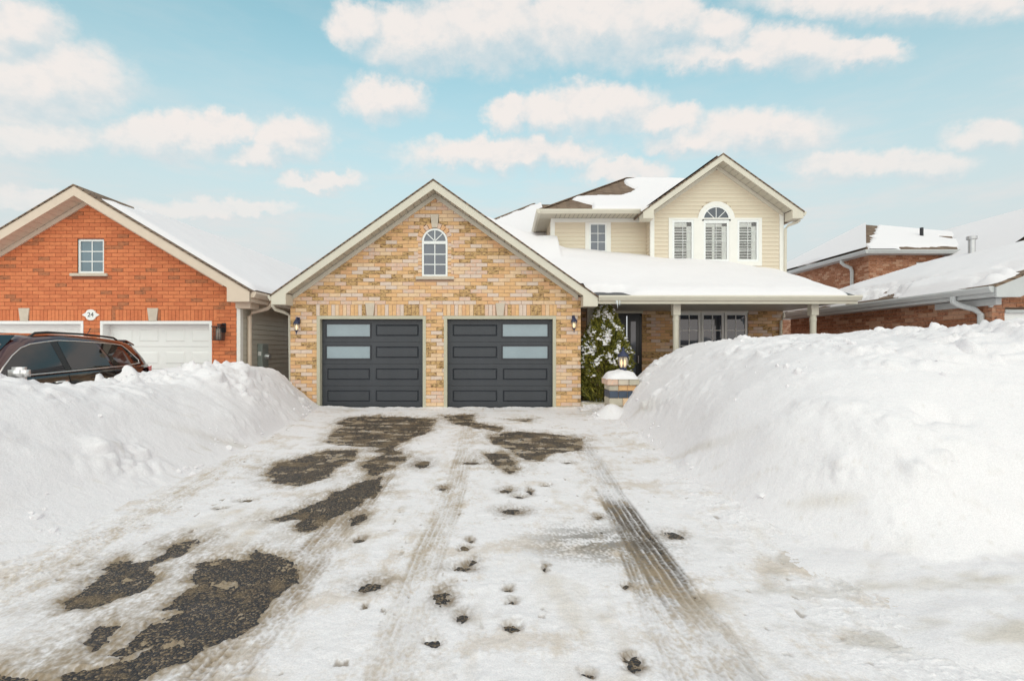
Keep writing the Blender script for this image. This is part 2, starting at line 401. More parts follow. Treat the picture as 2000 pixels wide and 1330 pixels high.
# numpy gradient noise
def _grad(ix, iy, seed):
    h = (ix * 374761393 + iy * 668265263 + seed * 974711) & 0xffffffff
    h = ((h ^ (h >> 13)) * 1274126177) & 0xffffffff
    return ((h ^ (h >> 16)) & 0xffff) / 65535.0 * 2 * np.pi
def perlin(x, y, seed=0):
    ix = np.floor(x).astype(np.int64); iy = np.floor(y).astype(np.int64); fx = x - ix; fy = y - iy
    def g(dx, dy):
        a = _grad(ix + dx, iy + dy, seed); return np.cos(a) * (fx - dx) + np.sin(a) * (fy - dy)
    u = fx * fx * fx * (fx * (fx * 6 - 15) + 10); v = fy * fy * fy * (fy * (fy * 6 - 15) + 10)
    a = g(0, 0) * (1 - u) + g(1, 0) * u; b = g(0, 1) * (1 - u) + g(1, 1) * u
    return (a * (1 - v) + b * v) * 1.5
def fbm(x, y, o=4, seed=0, gain=.5):
    s = 0; a = 1; t = 0
    for i in range(o):
        s = s + a * perlin(x * 2 ** i + 17.3 * i, y * 2 ** i - 9.1 * i, seed + i); t += a; a *= gain
    return s / t
def sstep(a, b, x):
    t = np.clip((x - a) / (b - a), 0, 1); return t * t * (3 - 2 * t)
def billow(x, y, o=3, seed=0):
    s = 0; a = 1; t = 0
    for i in range(o):
        s = s + a * (1 - 2.2 * np.abs(perlin(x * 2 ** i + 5.7 * i, y * 2 ** i + 3.1 * i, seed + i))); t += a; a *= .5
    return s / t

def _h3(ix, iy, iz, k):
    h = (ix * 374761393 + iy * 668265263 + iz * 2147483647 + k * 974711 + 12345) & 0xffffffff
    h = ((h ^ (h >> 13)) * 1274126177) & 0xffffffff; h = ((h ^ (h >> 15)) * 2246822519) & 0xffffffff
    return ((h ^ (h >> 16)) & 0xffff) / 65535.0
def clods(x, y, z, seed):
    """broken lumps: rounded cells, each thrown up by its own amount, creased where they meet"""
    ix, iy, iz = (np.floor(a).astype(np.int64) for a in (x, y, z))
    f1 = np.full(x.shape, 9.); f2 = np.full(x.shape, 9.); amp = np.zeros(x.shape)
    for dx in (-1, 0, 1):
        for dy in (-1, 0, 1):
            for dz in (-1, 0, 1):
                cx, cy, cz = ix + dx, iy + dy, iz + dz
                d = np.sqrt((cx + _h3(cx, cy, cz, seed) - x) ** 2 + (cy + _h3(cx, cy, cz, seed + 1) - y) ** 2 + (cz + _h3(cx, cy, cz, seed + 2) - z) ** 2)
                k = d < f1; f2 = np.where(k, f1, np.minimum(f2, d)); amp = np.where(k, _h3(cx, cy, cz, seed + 3), amp); f1 = np.where(k, d, f1)
    return amp * sstep(0, .45, f2 - f1) * (1 - .5 * f1)
def grid_mesh(name, X, Y, Z, mt, parent=None, col=None, smooth=True, keep=None, keep_all=False, **props):
    off = parent_loc(parent)
    ny, nx = X.shape
    me = bpy.data.meshes.new(name)
    V = np.stack([X - off[0], Y - off[1], Z - off[2]], -1).reshape(-1, 3)
    idx = np.arange(nx * ny).reshape(ny, nx)
    F = np.stack([idx[:-1, :-1], idx[:-1, 1:], idx[1:, 1:], idx[1:, :-1]], -1).reshape(-1, 4)
    if keep is not None:
        kk = keep.reshape(-1)[F].all(1) if keep_all else keep.reshape(-1)[F].any(1); F = F[kk]
        used = np.zeros(len(V), bool); used[F.reshape(-1)] = True
        mp = np.cumsum(used) - 1; F = mp[F]; V = V[used]
        if col is not None: col = col.reshape(-1, col.shape[-1])[used]
    me.vertices.add(len(V)); me.vertices.foreach_set('co', V.reshape(-1).astype(np.float32))
    me.loops.add(F.size); me.loops.foreach_set('vertex_index', F.reshape(-1).astype(np.int32))
    me.polygons.add(len(F)); me.polygons.foreach_set('loop_start', np.arange(0, F.size, 4, dtype=np.int32))
    me.update(calc_edges=True)
    me.polygons.foreach_set('use_smooth', np.full(len(F), smooth))
    if col is not None:
        at = me.attributes.new('dirt', 'FLOAT_COLOR', 'POINT')
        c = np.ones((len(V), 4), np.float32); c[:, :3] = col.reshape(-1, 3)
        at.data.foreach_set('color', c.reshape(-1))
    me.materials.append(M[mt])
    o = bpy.data.objects.new(name, me); COL.objects.link(o)
    if parent is not None: o.parent = parent
    for k, v in props.items(): o[k] = v
    return o

# survey: a point seen at photo pixel (px,py) that stands at depth d
def SX(px, d): return (px - 985) * d / 1000
def SZ(py, d): return EYE + (683 - py) * d / 1000
SLOPE = .015
def gz(y): return -SLOPE * np.maximum(12.1 - y, 0)
def GP(px, py):                            # point on the sloping driveway
    d = (EYE + SLOPE * 12.1) / ((py - 683) / 1000 + SLOPE); return ((px - 985) * d / 1000, d)

# ------------------------------------------------------------------ ground and driveway
def ground():
    xs = np.array([-900, -200, -60, -25, -12, 0, 12, 25, 60, 200, 900.]); ys = np.array([-500, -100, -30, -10, 0, 8, 16, 30, 60, 200, 900.])
    X, Y = np.meshgrid(xs, ys); grid_mesh('ground', X, Y, X * 0 - .24, 'snow', kind='structure')
    ys = np.array([-6, -2, 0, 3, 6, 9, 12.1, 12.4]); xs = np.linspace(-5.2, 3.6, 5); X, Y = np.meshgrid(xs, ys)
    grid_mesh('driveway', X, Y, np.maximum(gz(Y), -.22), 'asphalt', kind='structure')
ground()

PATCH = [  # bare wet patches, outline on the drive
 [(585,1100),(545,1085),(500,1075),(480,1092),(430,1090),(385,1100),(380,1130),(395,1140),(340,1165),(318,1192),(355,1187),(340,1200),(280,1235),(215,1275),(230,1287),(290,1267),(245,1300),(240,1328),(300,1322),(380,1282),(400,1262),(470,1242),(505,1210),(545,1160),(580,1135)],
 [(235,1292),(120,1320),(100,1345),(240,1345),(290,1325)], [(-60,1316),(0,1318),(60,1319),(100,1332),(90,1350),(-60,1350)],
 [(118,1182),(175,1140),(215,1100),(240,1093),(255,1103),(310,1090),(345,1060),(372,1068),(350,1086),(290,1110),(312,1135),(260,1160),(200,1186),(130,1194)],
 [(358,1062),(390,1050),(386,1061)], [(153,1258),(200,1222),(240,1217),(228,1232),(187,1269),(165,1262)],
 [(520,1016),(580,1000),(650,965),(700,943),(742,932),(738,960),(700,987),(650,1012),(602,1040),(578,1036),(590,1014),(550,1019)],
 [(518,928),(538,905),(600,890),(640,880),(702,879),(692,900),(652,916),(642,932),(580,950),(530,942)],
 [(636,867),(655,840),(715,815),(780,814),(852,818),(842,842),(790,862),(762,877),(700,872)],
 [(655,828),(680,816),(742,811),(735,822),(690,832)], [(862,812),(926,809),(922,824),(985,836),(972,843),(888,829)], [(990,820),(1040,818),(1030,824)],
 [(952,851),(1000,843),(1050,845),(1100,850),(1137,858),(1134,880),(1080,886),(1052,902),(1012,892),(1000,880),(964,866)],
 [(943,886),(987,884),(1012,916),(994,924),(964,905)], [(700,905),(770,880),(800,890),(770,915),(720,930)],
]
SPOT = [(825,907,20,9),(1000,1000,30,9),(990,960,18,6),(1035,962,6,7),(1012,972,14,4),(700,1057,9,7),(725,1145,29,15),(865,1168,20,19),(902,1205,18,12),(845,1255,17,9),
        (1000,1227,15,8),(1065,1112,6,9),(905,1112,28,9),(925,1099,12,8),(1240,1298,22,13),(1143,1321,15,9),(995,1155,12,6),(997,1177,12,5),(1220,1148,11,7),
        (1312,1046,20,8),(920,905,22,4),(750,880,26,5),(700,1015,18,14),(1170,1012,16,5),(865,955,10,5),(480,980,14,3),(430,995,10,3),(1068,950,10,3),
        (1215,1290,5,4),(920,1058,8,5),(905,1073,10,4),(715,1190,6,4),(745,1197,5,3),(590,905,16,5),(1110,905,10,3)]
TRACK = [  # centre line, half width m, strength of grime, thinness
 dict(p=[(748,928),(690,995),(640,1055),(600,1105),(545,1170),(480,1255),(405,1345)], w=.15, g=.9, thin=.85, tone=(.23,.165,.105)),
 dict(p=[(914,838),(908,880),(890,950),(866,1020),(843,1075),(822,1130),(795,1215),(755,1345)], w=.12, g=.85, thin=.7, tone=(.36,.285,.195)),
 dict(p=[(1128,853),(1170,925),(1205,985),(1245,1050),(1290,1115),(1345,1195),(1400,1275),(1445,1345)], w=.14, g=1.15, thin=.97, tone=(.085,.064,.043)),
 dict(p=[(1195,985),(1222,1060),(1240,1110),(1268,1190),(1300,1270),(1330,1345)], w=.08, g=.9, thin=.9, tone=(.17,.14,.105)),
 dict(p=[(0,1180),(120,1110),(250,1035),(380,960),(480,900)], w=.11, g=.32, thin=.3, tone=(.50,.41,.30)),
]
def seg_field(X, Y, pts):
    """signed side distance, and distance along, of the nearest stretch of a polyline"""
    best = np.full(X.shape, 1e9); side = np.zeros(X.shape); along = np.zeros(X.shape); acc = 0
    for (x0, y0), (x1, y1) in zip(pts[:-1], pts[1:]):
        dx, dy = x1 - x0, y1 - y0; ln = math.hypot(dx, dy)
        t = np.clip(((X - x0) * dx + (Y - y0) * dy) / ln ** 2, 0, 1)
        d = np.hypot(X - x0 - t * dx, Y - y0 - t * dy)
        s = ((X - x0) * dy - (Y - y0) * dx) / ln
        k = d < best; best = np.where(k, d, best); side = np.where(k, np.sign(s) * d, side); along = np.where(k, acc + t * ln, along); acc += ln
    return best, side, along
def poly_sd(X, Y, pts):
    inside = np.zeros(X.shape, bool); best = np.full(X.shape, 1e9); n = len(pts)
    for i in range(n):
        x0, y0 = pts[i]; x1, y1 = pts[(i + 1) % n]; dx, dy = x1 - x0, y1 - y0
        t = np.clip(((X - x0) * dx + (Y - y0) * dy) / (dx * dx + dy * dy + 1e-12), 0, 1)
        best = np.minimum(best, np.hypot(X - x0 - t * dx, Y - y0 - t * dy))
        c = ((y0 > Y) != (y1 > Y)) & (X < dx * (Y - y0) / (dy + 1e-12) + x0); inside ^= c
    return np.where(inside, -best, best)
LEDGE = [(1.0, -3.3), (4, -3.35), (6, -3.48), (8, -3.68), (10, -3.98), (11.4, -4.2), (12.2, -4.28)]
def left_edge(y): return np.interp(y, [a for a, b in LEDGE], [b for a, b in LEDGE])
SNOWC = np.array([.81, .788, .805])
def driveway_snow():
    py = np.concatenate([np.linspace(796, 1000, 300), np.linspace(1000.7, 1350, 380)])
    ys = np.concatenate([[12.11], (EYE + SLOPE * 12.1) / ((py - 683) / 1000 + SLOPE), np.linspace(2.2, -3, 24)])
    ys = ys[ys <= 12.11]
    xs = np.arange(-4.7, 2.75, .0082)
    X, Y = np.meshgrid(xs, ys)
    lod = np.clip(Y / 5, .5, 2)
    t = .017 + .009 * fbm(X * 1.1, Y * 1.1, 3, 3) + .007 * fbm(X * 5, Y * 3.2, 4, 11) + .0045 * fbm(X * 22, Y * 15, 3, 21)
    t = t + .010 * np.clip(fbm(X * 2.6, Y * 5, 3, 5), 0, 1)
    col = np.ones(X.shape + (3,)) * SNOWC
    def soil(mask, tone):
        nonlocal col
        mk = np.clip(mask, 0, 1)[..., None]; col = col * (1 - mk) + np.array(tone) * mk
    # faint general soiling, streaked along the drive
    n1 = fbm(X * 1.7 + .3 * Y, Y * .8, 4, 31); n2 = fbm(X * 9, Y * 5, 3, 41)
    soil(sstep(.08, .75, n1 + .35 * n2) * .45, (.58, .50, .40))
    soil(sstep(.25, .8, fbm(X * 3, Y * 2.2, 4, 51) + .3 * n2) * .45, (.46, .39, .31))
    n3 = fbm(X * 45, Y * 30, 2, 46)
    fl = sstep(.40, .56, fbm(X * 11, Y * 7, 3, 48)) * sstep(-.15, .3, fbm(X * .9, Y * .7, 3, 49))
    soil(fl * .75, (.20, .145, .09)); t = t - fl * .012
    br_ = sstep(.05, .55, fbm(X * 1.1 - .2 * Y, Y * 2.2, 4, 47) + .35 * n2 + .25 * n3)
    soil(br_ * .40, (.50, .38, .25))
    # the lower right is slushy and grey
    lr = sstep(.55, 1.6, X) * sstep(4.6, 3.2, Y)
    soil(lr * sstep(-.05, .55, fbm(X * 2.2 - .8 * Y, Y * 3.6 + .5 * X, 5, 61)) * .62, (.47, .43, .38))
    gw = sstep(1.0, .15, np.hypot((X - .78) / .85, (Y - 4.0) / .62))
    soil(gw * sstep(-.3, .4, fbm(X * 2.5, Y * 7, 4, 71) + .7 * n3 + .16) * .85, (.19, .17, .145))
    t = t - gw * .012
    # tyre tracks
    wx = X + .03 * fbm(X * .7, Y * .7, 2, 76) + .008 * fbm(X * 3, Y * 3, 2, 77)
    for k, tr in enumerate(TRACK):
        pts = [GP(*q) for q in tr['p']]
        d, s, al = seg_field(wx, Y, pts); w = tr['w']
        inn = sstep(w + .02, w - .015, d)
        wear = np.clip(.62 + 1.35 * fbm(al * 1.1 + 7 * k, s * 5, 4, 80 + k) + .35 * n3, 0, 1)
        if k == 2: wear = np.clip(wear + .35 * sstep(5.6, 4.6, Y) * sstep(2.5, 3.2, Y), 0, 1)
        if k in (2, 3): wear = wear * (.30 + .70 * sstep(5.8, 4.7, Y) * sstep(2.7, 3.5, Y))
        if k == 1: wear = wear * (.35 + .65 * sstep(8.2, 6.2, Y) * sstep(3.0, 3.9, Y))
        rib = sum(np.exp(-((s - r * w) / .0075) ** 2) * (.65 + .35 * sstep(-.1, .25, fbm(al * 5 + r * 31, s * 0 + r * 9, 2, 5))) for r in (-.86, -.44, -.1, .3, .7))
        lug = .5 + .5 * np.sin(al * 2 * np.pi / .045 + 3 * np.sin(s * 30))
        t = t * (1 - inn * tr['thin'] * wear * .82) + inn * (rib * .010 + .0010 * lug * wear)
        if k == 2: t = t - inn * (1 - np.clip(rib, 0, 1)) * .006 * sstep(.2, .7, fbm(X * 5, Y * 3, 4, 91) + .25 + .3 * n3) * sstep(5.4, 4.4, Y) * sstep(2.7, 3.4, Y)
        if k == 0: t = t - inn * (1 - np.clip(rib, 0, 1)) * .006 * sstep(.6, .95, wear) * sstep(3.5, 2.9, Y) * (.6 + n3)
        g = inn * tr['g'] * wear * (1 - .92 * np.clip(rib, 0, 1)) * (.85 + .15 * lug) * (.92 + .4 * n2 + .35 * n3)
        soil(g, tr['tone'])
        soil(sstep(w + .30, w * .6, d) * .42 * sstep(-.1, .5, n1 * .6 + n2 * .6 + .4 * n3 + .1), (.46, .36, .25))
    # bare patches and boot prints
    a1 = .055 * fbm(X * 5, Y * 4, 3, 101) + .028 * fbm(X * 17, Y * 13, 3, 111)
    a2 = .060 * fbm(X * 5 + 40, Y * 4, 3, 121) + .028 * fbm(X * 17, Y * 13 + 60, 3, 131)
    PX, PY = X + a1, Y + a2 * (1 + .25 * np.clip(Y - 4, 0, 6))
    isl = fbm(X * 2.0, Y * 4.6, 4, 141)
    for q in PATCH:
        pts = [GP(*a) for a in q]
        x0 = min(a for a, b in pts) - .5; x1 = max(a for a, b in pts) + .5; y0 = min(b for a, b in pts) - .9; y1 = max(b for a, b in pts) + .9
        r = np.where((ys > y0) & (ys < y1))[0]; c = np.where((xs > x0) & (xs < x1))[0]
        if not len(r) or not len(c): continue
        sl = (slice(r[0], r[-1] + 1), slice(c[0], c[-1] + 1))
        sd_ = poly_sd(PX[sl], PY[sl], pts); dist = np.mean([b for a, b in pts])
        m_ = sstep(.085 * lod[sl], -.05 * lod[sl], sd_ + .03 * n3[sl] * lod[sl])
        isx = np.maximum(isl[sl] + .45 * n2[sl] + .35 * n3[sl] - (.30 if dist < 6 else .06), 0) * .05
        t[sl] = t[sl] * (1 - m_) + m_ * (-.008 + isx + .003 * n3[sl])
        mk = (np.clip(sstep(.36, .0, sd_) * .34 + sstep(.10, -.01, sd_) * .50 + (.5 * n2[sl] + .5 * n3[sl]) * sstep(.36, 0, sd_), 0, 1))[..., None]
        col[sl] = col[sl] * (1 - mk) + np.array((.30, .235, .165)) * mk
    for (sx, sy, rx, ry) in SPOT:
        cx, cy = GP(sx, sy); rx, ry = rx * .85, ry * .85; ex = rx * cy / 1000; ey = abs(GP(sx, sy - ry)[1] - GP(sx, sy + ry)[1]) / 2
        q = np.hypot((X + a1 * .9 - cx) / ex, (Y + a2 * .9 - cy) / ey) + .25 * n2
        f = sstep(1.7, .45, q + .25 * n3); t = t * (1 - f) + f * (-.0045 + .010 * np.clip(n2, 0, 1) + .004 * n3)
        h = sstep(2.6, .7, q) * .8; soil(h * (.75 + .9 * n2 + .7 * n3), (.24, .185, .13))
    # little trodden prints all over (pressed, still white)
    pr = random.Random(5)
    for i in range(34):
        cx, cy = pr.uniform(-2.8, 1.8), 2.4 + 8.5 * pr.random() ** 1.5; a = pr.uniform(-.5, .5)
        r = np.where(np.abs(ys - cy) < .3)[0]; c = np.where(np.abs(xs - cx) < .3)[0]
        if not len(r) or not len(c): continue
        sl = (slice(r[0], r[-1] + 1), slice(c[0], c[-1] + 1))
        ux = (X[sl] - cx) * math.cos(a) + (Y[sl] - cy) * math.sin(a); uy = -(X[sl] - cx) * math.sin(a) + (Y[sl] - cy) * math.cos(a)
        q = np.hypot(ux / .05, uy / .13)
        t[sl] -= sstep(1.15, .8, q) * .005; t[sl] += np.exp(-((q - 1.25) / .15) ** 2) * .002
    # thicker, softer snow towards both banks and a small drift against the doors
    el = X - left_edge(Y)
    t += .035 * sstep(.55, .05, el) + .05 * sstep(1.55, 2.2, X) * sstep(3.8, 4.6, Y) * (1 + .5 * n2)
    t += sstep(11.95, 12.09, Y) * (.018 + .035 * fbm(X * 2.2, Y * 0, 3, 151)) 
    crumb = np.clip(billow(X * 13, Y * 10, 2, 161) - .55, 0, 1)
    t += crumb * .02 * (sstep(.7, .1, el) + sstep(1.4, 2.1, X))
    keep = np.ones(X.shape, bool)
    grid_mesh('driveway_snow', X, Y, gz(Y) + np.maximum(t, -.012) , 'snow_drive', col=col, kind='structure')
driveway_snow()

# ------------------------------------------------------------------ ploughed snow banks
def bank_mesh(name, X, Y, H, base, lump, seed, label):
    """heightfield, then pushed out along its own normals so that clods overhang"""
    Z = base + H
    dx = np.gradient(X, axis=1); dy = np.gradient(Y, axis=0)
    zx = np.gradient(Z, axis=1) / dx; zy = np.gradient(Z, axis=0) / dy
    n = np.stack([-zx, -zy, np.ones_like(Z)], -1); n /= np.linalg.norm(n, axis=-1, keepdims=True)
    steep = np.clip(1 - n[..., 2], 0, 1)
    u = X + Z * .55; v = Y + Z * .35
    amt = sstep(.02, .35, H)
    wt = n ** 2 + .02; wt = wt / wt.sum(-1, keepdims=True)
    def tri(f, k, o, sd_): return wt[..., 2] * f(X * k, Y * k * .6, o, sd_) + wt[..., 0] * f(Y * k * .5, Z * k * 1.1, o, sd_ + 3) + wt[..., 1] * f(X * k, Z * k * 1.2, o, sd_ + 5)
    amt = amt * (.25 + 1.05 * sstep(-.15, .35, fbm(Y * .6, Z * .9 + X * .5, 3, seed + 70)))
    disp = amt * (lump[0] * tri(billow, 1.5, 3, seed) + lump[1] * (.35 + .9 * sstep(.35, .85, H)) * tri(billow, 4.6, 3, seed + 9) + lump[2] * tri(fbm, 14, 3, seed + 17) + lump[3] * tri(fbm, 38, 2, seed + 27) - .4 * lump[0])
    cm = amt * lump[4] * (.15 + .85 * sstep(.0, .35, fbm(X * .8, Y * .8 + Z, 3, seed + 75) + .5 * sstep(.6, 1.0, H / (H.max() + .01))))
    wob = [.12 * fbm(X * 3 + Z, Y * 3, 2, seed + 90), .12 * fbm(X * 3, Y * 3 + Z * 2, 2, seed + 91), .12 * fbm(X * 3 + Z * 2, Y * 3 + 5, 2, seed + 92)]
    q_ = (X + wob[0], (Y + wob[1]) * .75, Z + wob[2])
    disp = disp + cm * (.16 * clods(*(a * 2.6 for a in q_), seed) + .085 * clods(*(a * 6.1 for a in q_), seed + 7) + .03 * clods(*(a * 15 for a in q_), seed + 11))
    P = np.stack([X, Y, Z], -1) + n * disp[..., None]
    col = np.ones(X.shape + (3,)) * SNOWC
    g = sstep(.10, .65, fbm(u * 1.3, v * 1.3 + Z * 2, 5, seed + 40)) * sstep(1.0, .0, H) * .55
    g += sstep(.30, .6, fbm(u * 7, v * 7 + Z * 6, 3, seed + 50)) * sstep(1.2, .2, H) * .32
    g += sstep(.53, .62, fbm(u * 19, v * 19 + Z * 16, 2, seed + 60)) * .16
    g += (X > 0) * sstep(.0, .5, fbm(X * 1.6 - .8 * Y, Y * 3.4 + .6 * X, 5, 61)) * sstep(3.75, 3.1, Y) * .6
    g = np.clip(g, 0, .8)[..., None]
    col = col * (1 - g) + np.array((.52, .46, .37)) * g
    o = grid_mesh(name, P[..., 0], P[..., 1], P[..., 2], 'snow_bank', col=col, keep=(H > .004))
    o['label'] = label; o['category'] = 'snow bank'
    # broken lumps lying on the face and along the foot
    rr = np.random.RandomState(seed); near = sstep(.65, .0, H) * (H > .03) * 1.0 + .10 * (H > .65)
    near = near * sstep(-.1, .4, fbm(X * 1.4, Y * 1.4, 3, seed + 80)); near = near * (Y > 3.9); near[:, :2] = 0; near[:, -2:] = 0
    pr = (near / near.sum()).ravel(); pick_ = rr.choice(pr.size, 260, p=pr); pts = P.reshape(-1, 3)[pick_]
    bm = bmesh.new(); bmesh.ops.create_icosphere(bm, subdivisions=1, radius=1); bm.verts.ensure_lookup_table()
    tv = np.array([v.co[:] for v in bm.verts]); tf = [tuple(v.index for v in f.verts) for f in bm.faces]; bm.free()
    mb = MB()
    for q in pts:
        sz = .008 + .036 * rr.rand() ** 3.5; w_ = tv * (1 + .5 * (rr.rand(len(tv), 1) - .5)) * sz * (.6 + 1.1 * rr.rand(3)) * (1, 1, .7) + q + (0, 0, sz * .05)
        mb.add([tuple(a) for a in w_], tf)
    mb.build('snow_clods', 'snow', o, fix=False, kind='stuff')
    return o
def snow_banks():
    # between the two driveways
    xs = np.arange(-7.6, -2.7, .022); ys = np.concatenate([np.arange(.6, 7, .024), np.arange(7, 12.08, .03)])
    X, Y = np.meshgrid(xs, ys)
    e = left_edge(Y) + .05 * fbm(Y * .6, Y * 0, 2, 3)
    s = e - X                                            # distance in from the drive's edge
    crest = np.interp(Y, [0, 3.0, 5.1, 5.6, 6.3, 6.9, 7.7, 8.7, 9.6, 10.4, 11.0, 11.5, 11.8, 12.1], [.95, 1.0, 1.13, 1.0, .95, .92, .86, 1.03, 1.07, 1.0, .96, .80, .62, .44]) + .04
    steepw = np.interp(Y, [2, 5, 7.5, 9.5, 11, 12], [1.15, 1.1, 1.1, 1.05, .95, .9])
    skirt = np.interp(Y, [2, 5, 8, 10], [.85, .6, .2, .0])
    h = .36 * sstep(0, 1, s / (skirt + .25)) * sstep(10, 7, Y) + 0
    low = np.where(Y < 10, h, 0)
    rise = sstep(0, 1, (s - skirt * .8 + .10 * fbm(X * 1.6, Y * .5, 2, 19)) / steepw) ** .75
    H = np.maximum(low, 0) * (1 - rise) + crest * rise
    back = sstep(-7.35, -5.7, X)                         # falls away towards the neighbour's drive
    H = H * back + .05 * sstep(-7.6, -7.3, X) * (s > 0)
    H *= sstep(.5, 2.2, Y)
    H += .05 * fbm(X * .9, Y * .9, 3, 14) * sstep(.2, .7, H)
    H = np.where(s > -.02, H, 0)
    bank_mesh('snow_bank', X, Y, H, gz(Y) - .02, (.05, .02, .014, .008, 1.35), 200, 'lumpy ploughed snow bank between the driveways hiding the lower half of the dark SUV')
    # over the front lawn
    xs = np.concatenate([np.arange(1.5, 5, .024), np.arange(5, 9.3, .04)]); ys = np.concatenate([np.arange(2.2, 6.5, .026), np.arange(6.5, 11.7, .034)])
    X, Y = np.meshgrid(xs, ys)
    ex = np.interp(Y, [2, 4, 5, 6, 8, 10, 11.0, 11.7], [2.25, 2.12, 1.95, 1.90, 1.98, 2.02, 2.05, 2.15]) + .06 * fbm(Y * .6, Y * 0 + 4, 2, 23)
    fy = 3.15 + .22 * fbm(X * .7, X * 0, 3, 33)
    a = X - ex; b = (Y - fy) * .72
    k = .9; hh = np.clip(.5 + .5 * (b - a) / k, 0, 1); s = b * (1 - hh) + a * hh - k * hh * (1 - hh)
    top = 1.58 + .16 * sstep(4.0, 6.6, X) + .05 * fbm(X * .6, Y * .6, 3, 43)
    w = np.interp(Y, [3, 6, 9, 10.5, 11.5], [2.1, 2.1, 2.2, 2.35, 2.3])
    q = np.clip(s / w, 0, 1)
    H = top * (1 - (1 - q) ** 1.7)
    H = H * (.25 + .75 * sstep(.0, .75, s)) * sstep(-.1, .1, s)
    # flat trodden skirt towards the street
    sk = np.clip((X - 1.75) / 2.2, 0, 1); skirt = (.04 + .20 * sk ** 1.5) * sstep(1.75, 2.1, X) * sstep(2.15, 2.5, Y)
    H = np.maximum(H, skirt * (1 + .6 * fbm(X * 1.6, Y * 1.6, 4, 53)))
    H -= .09 * sstep(.0, .4, fbm(X * 2, Y * 2, 3, 63)) * np.exp(-((Y - 4.35 - .12 * np.sin(X * 2)) / .10) ** 2) * sstep(2.9, 3.2, X) * sstep(4.6, 3.9, X) * sstep(.2, .5, H)
    H = np.maximum(H, .34 * np.exp(-(((X - 2.2) / .36) ** 2 + ((Y - 10.45) / .4) ** 2)))
    H += .11 * np.exp(-(((X - 6.0) / .12) ** 2 + ((Y - 7.75) / .16) ** 2))
    H *= sstep(11.7, 11.2, Y) * .35 + .65
    bank_mesh('snow_bank', X, Y, H, gz(Y) - .03, (.045, .012, .009, .006, .7), 300, 'tall smooth snow bank heaped over the front lawn before the porch')
snow_banks()

# ------------------------------------------------------------------ walls: courses, bricks, boards
BL, BH, BJ = .257, .079, .010
def subtract(iv, cut):
    out = []
    for a, b in iv:
        if cut is None or cut[1] <= a or cut[0] >= b: out.append((a, b)); continue
        if cut[0] > a: out.append((a, cut[0]))
        if cut[1] < b: out.append((cut[1], b))
    return out
class BrickStore:
    """individual bricks (first 300 per house), the rest joined"""
    def __init__(s, root, mats): s.root = root; s.mats = mats; s.list = []
    def add(s, c, half, mi, wall, prio, axis='x'): s.list.append((c, half, mi, wall, prio, axis))
    def finish(s, limit=300):
        full = sorted(s.list, key=lambda q: -q[4])
        one, rest = full[:limit], full[limit:]
        cache = {}
        off = parent_loc(s.root)
        for c, h, mi, wall, pr, ax in one:
            key = (round(h[0], 3), round(h[1], 3), round(h[2], 3), mi)
            if key not in cache:
                mb = MB().box(-h[0], h[0], -h[1], h[1], -h[2], h[2])
                me = bpy.data.meshes.new('brick'); me.from_pydata(mb.v, [], mb.f); me.materials.append(M[s.mats[mi]]); cache[key] = me
            o = bpy.data.objects.new('brick', cache[key]); COL.objects.link(o); o.parent = wall
            o.location = (c[0] - off[0], c[1] - off[1], c[2] - off[2])
        byw = {}
        for r in rest: byw.setdefault(r[3].name, []).append(r)
        for k, rs in byw.items():
            mb = MB()
            for c, h, mi, wall, pr, ax in rs:
                mb.mi = mi; mb.box(c[0] - h[0], c[0] + h[0], c[1] - h[1], c[1] + h[1], c[2] - h[2], c[2] + h[2])
            mb.build('brickwork', s.mats, rs[0][3], fix=False, kind='stuff')
def hash01(*a):
    h = 2166136261
    for v in a: h = ((h ^ (int(v) & 0xffff)) * 16777619) & 0xffffffff
    h ^= h >> 15; h = (h * 2246822519) & 0xffffffff; h ^= h >> 13
    return (h & 0xffff) / 65535
def pick_tan(x, z, i, j, warm=0):
    n = float(perlin(np.array([x * 1.9]), np.array([z * 6.1]), 9)[0]) + .45 * (hash01(i, j, 3) - .5)
    if n > .27 + warm: return 5
    r = hash01(i, j, 1)
    return 0 if r < .30 else 1 if r < .56 else 2 if r < .72 else 3 if r < .88 else 4
def pick_red(x, z, i, j, warm=0):
    r = hash01(i, j, 2); return 2 if r > .90 else 1 if r > .45 else 0
def pick_rust(x, z, i, j, warm=0):
    r = hash01(i, j, 4); return 2 if r > .78 else 1 if r > .4 else 0
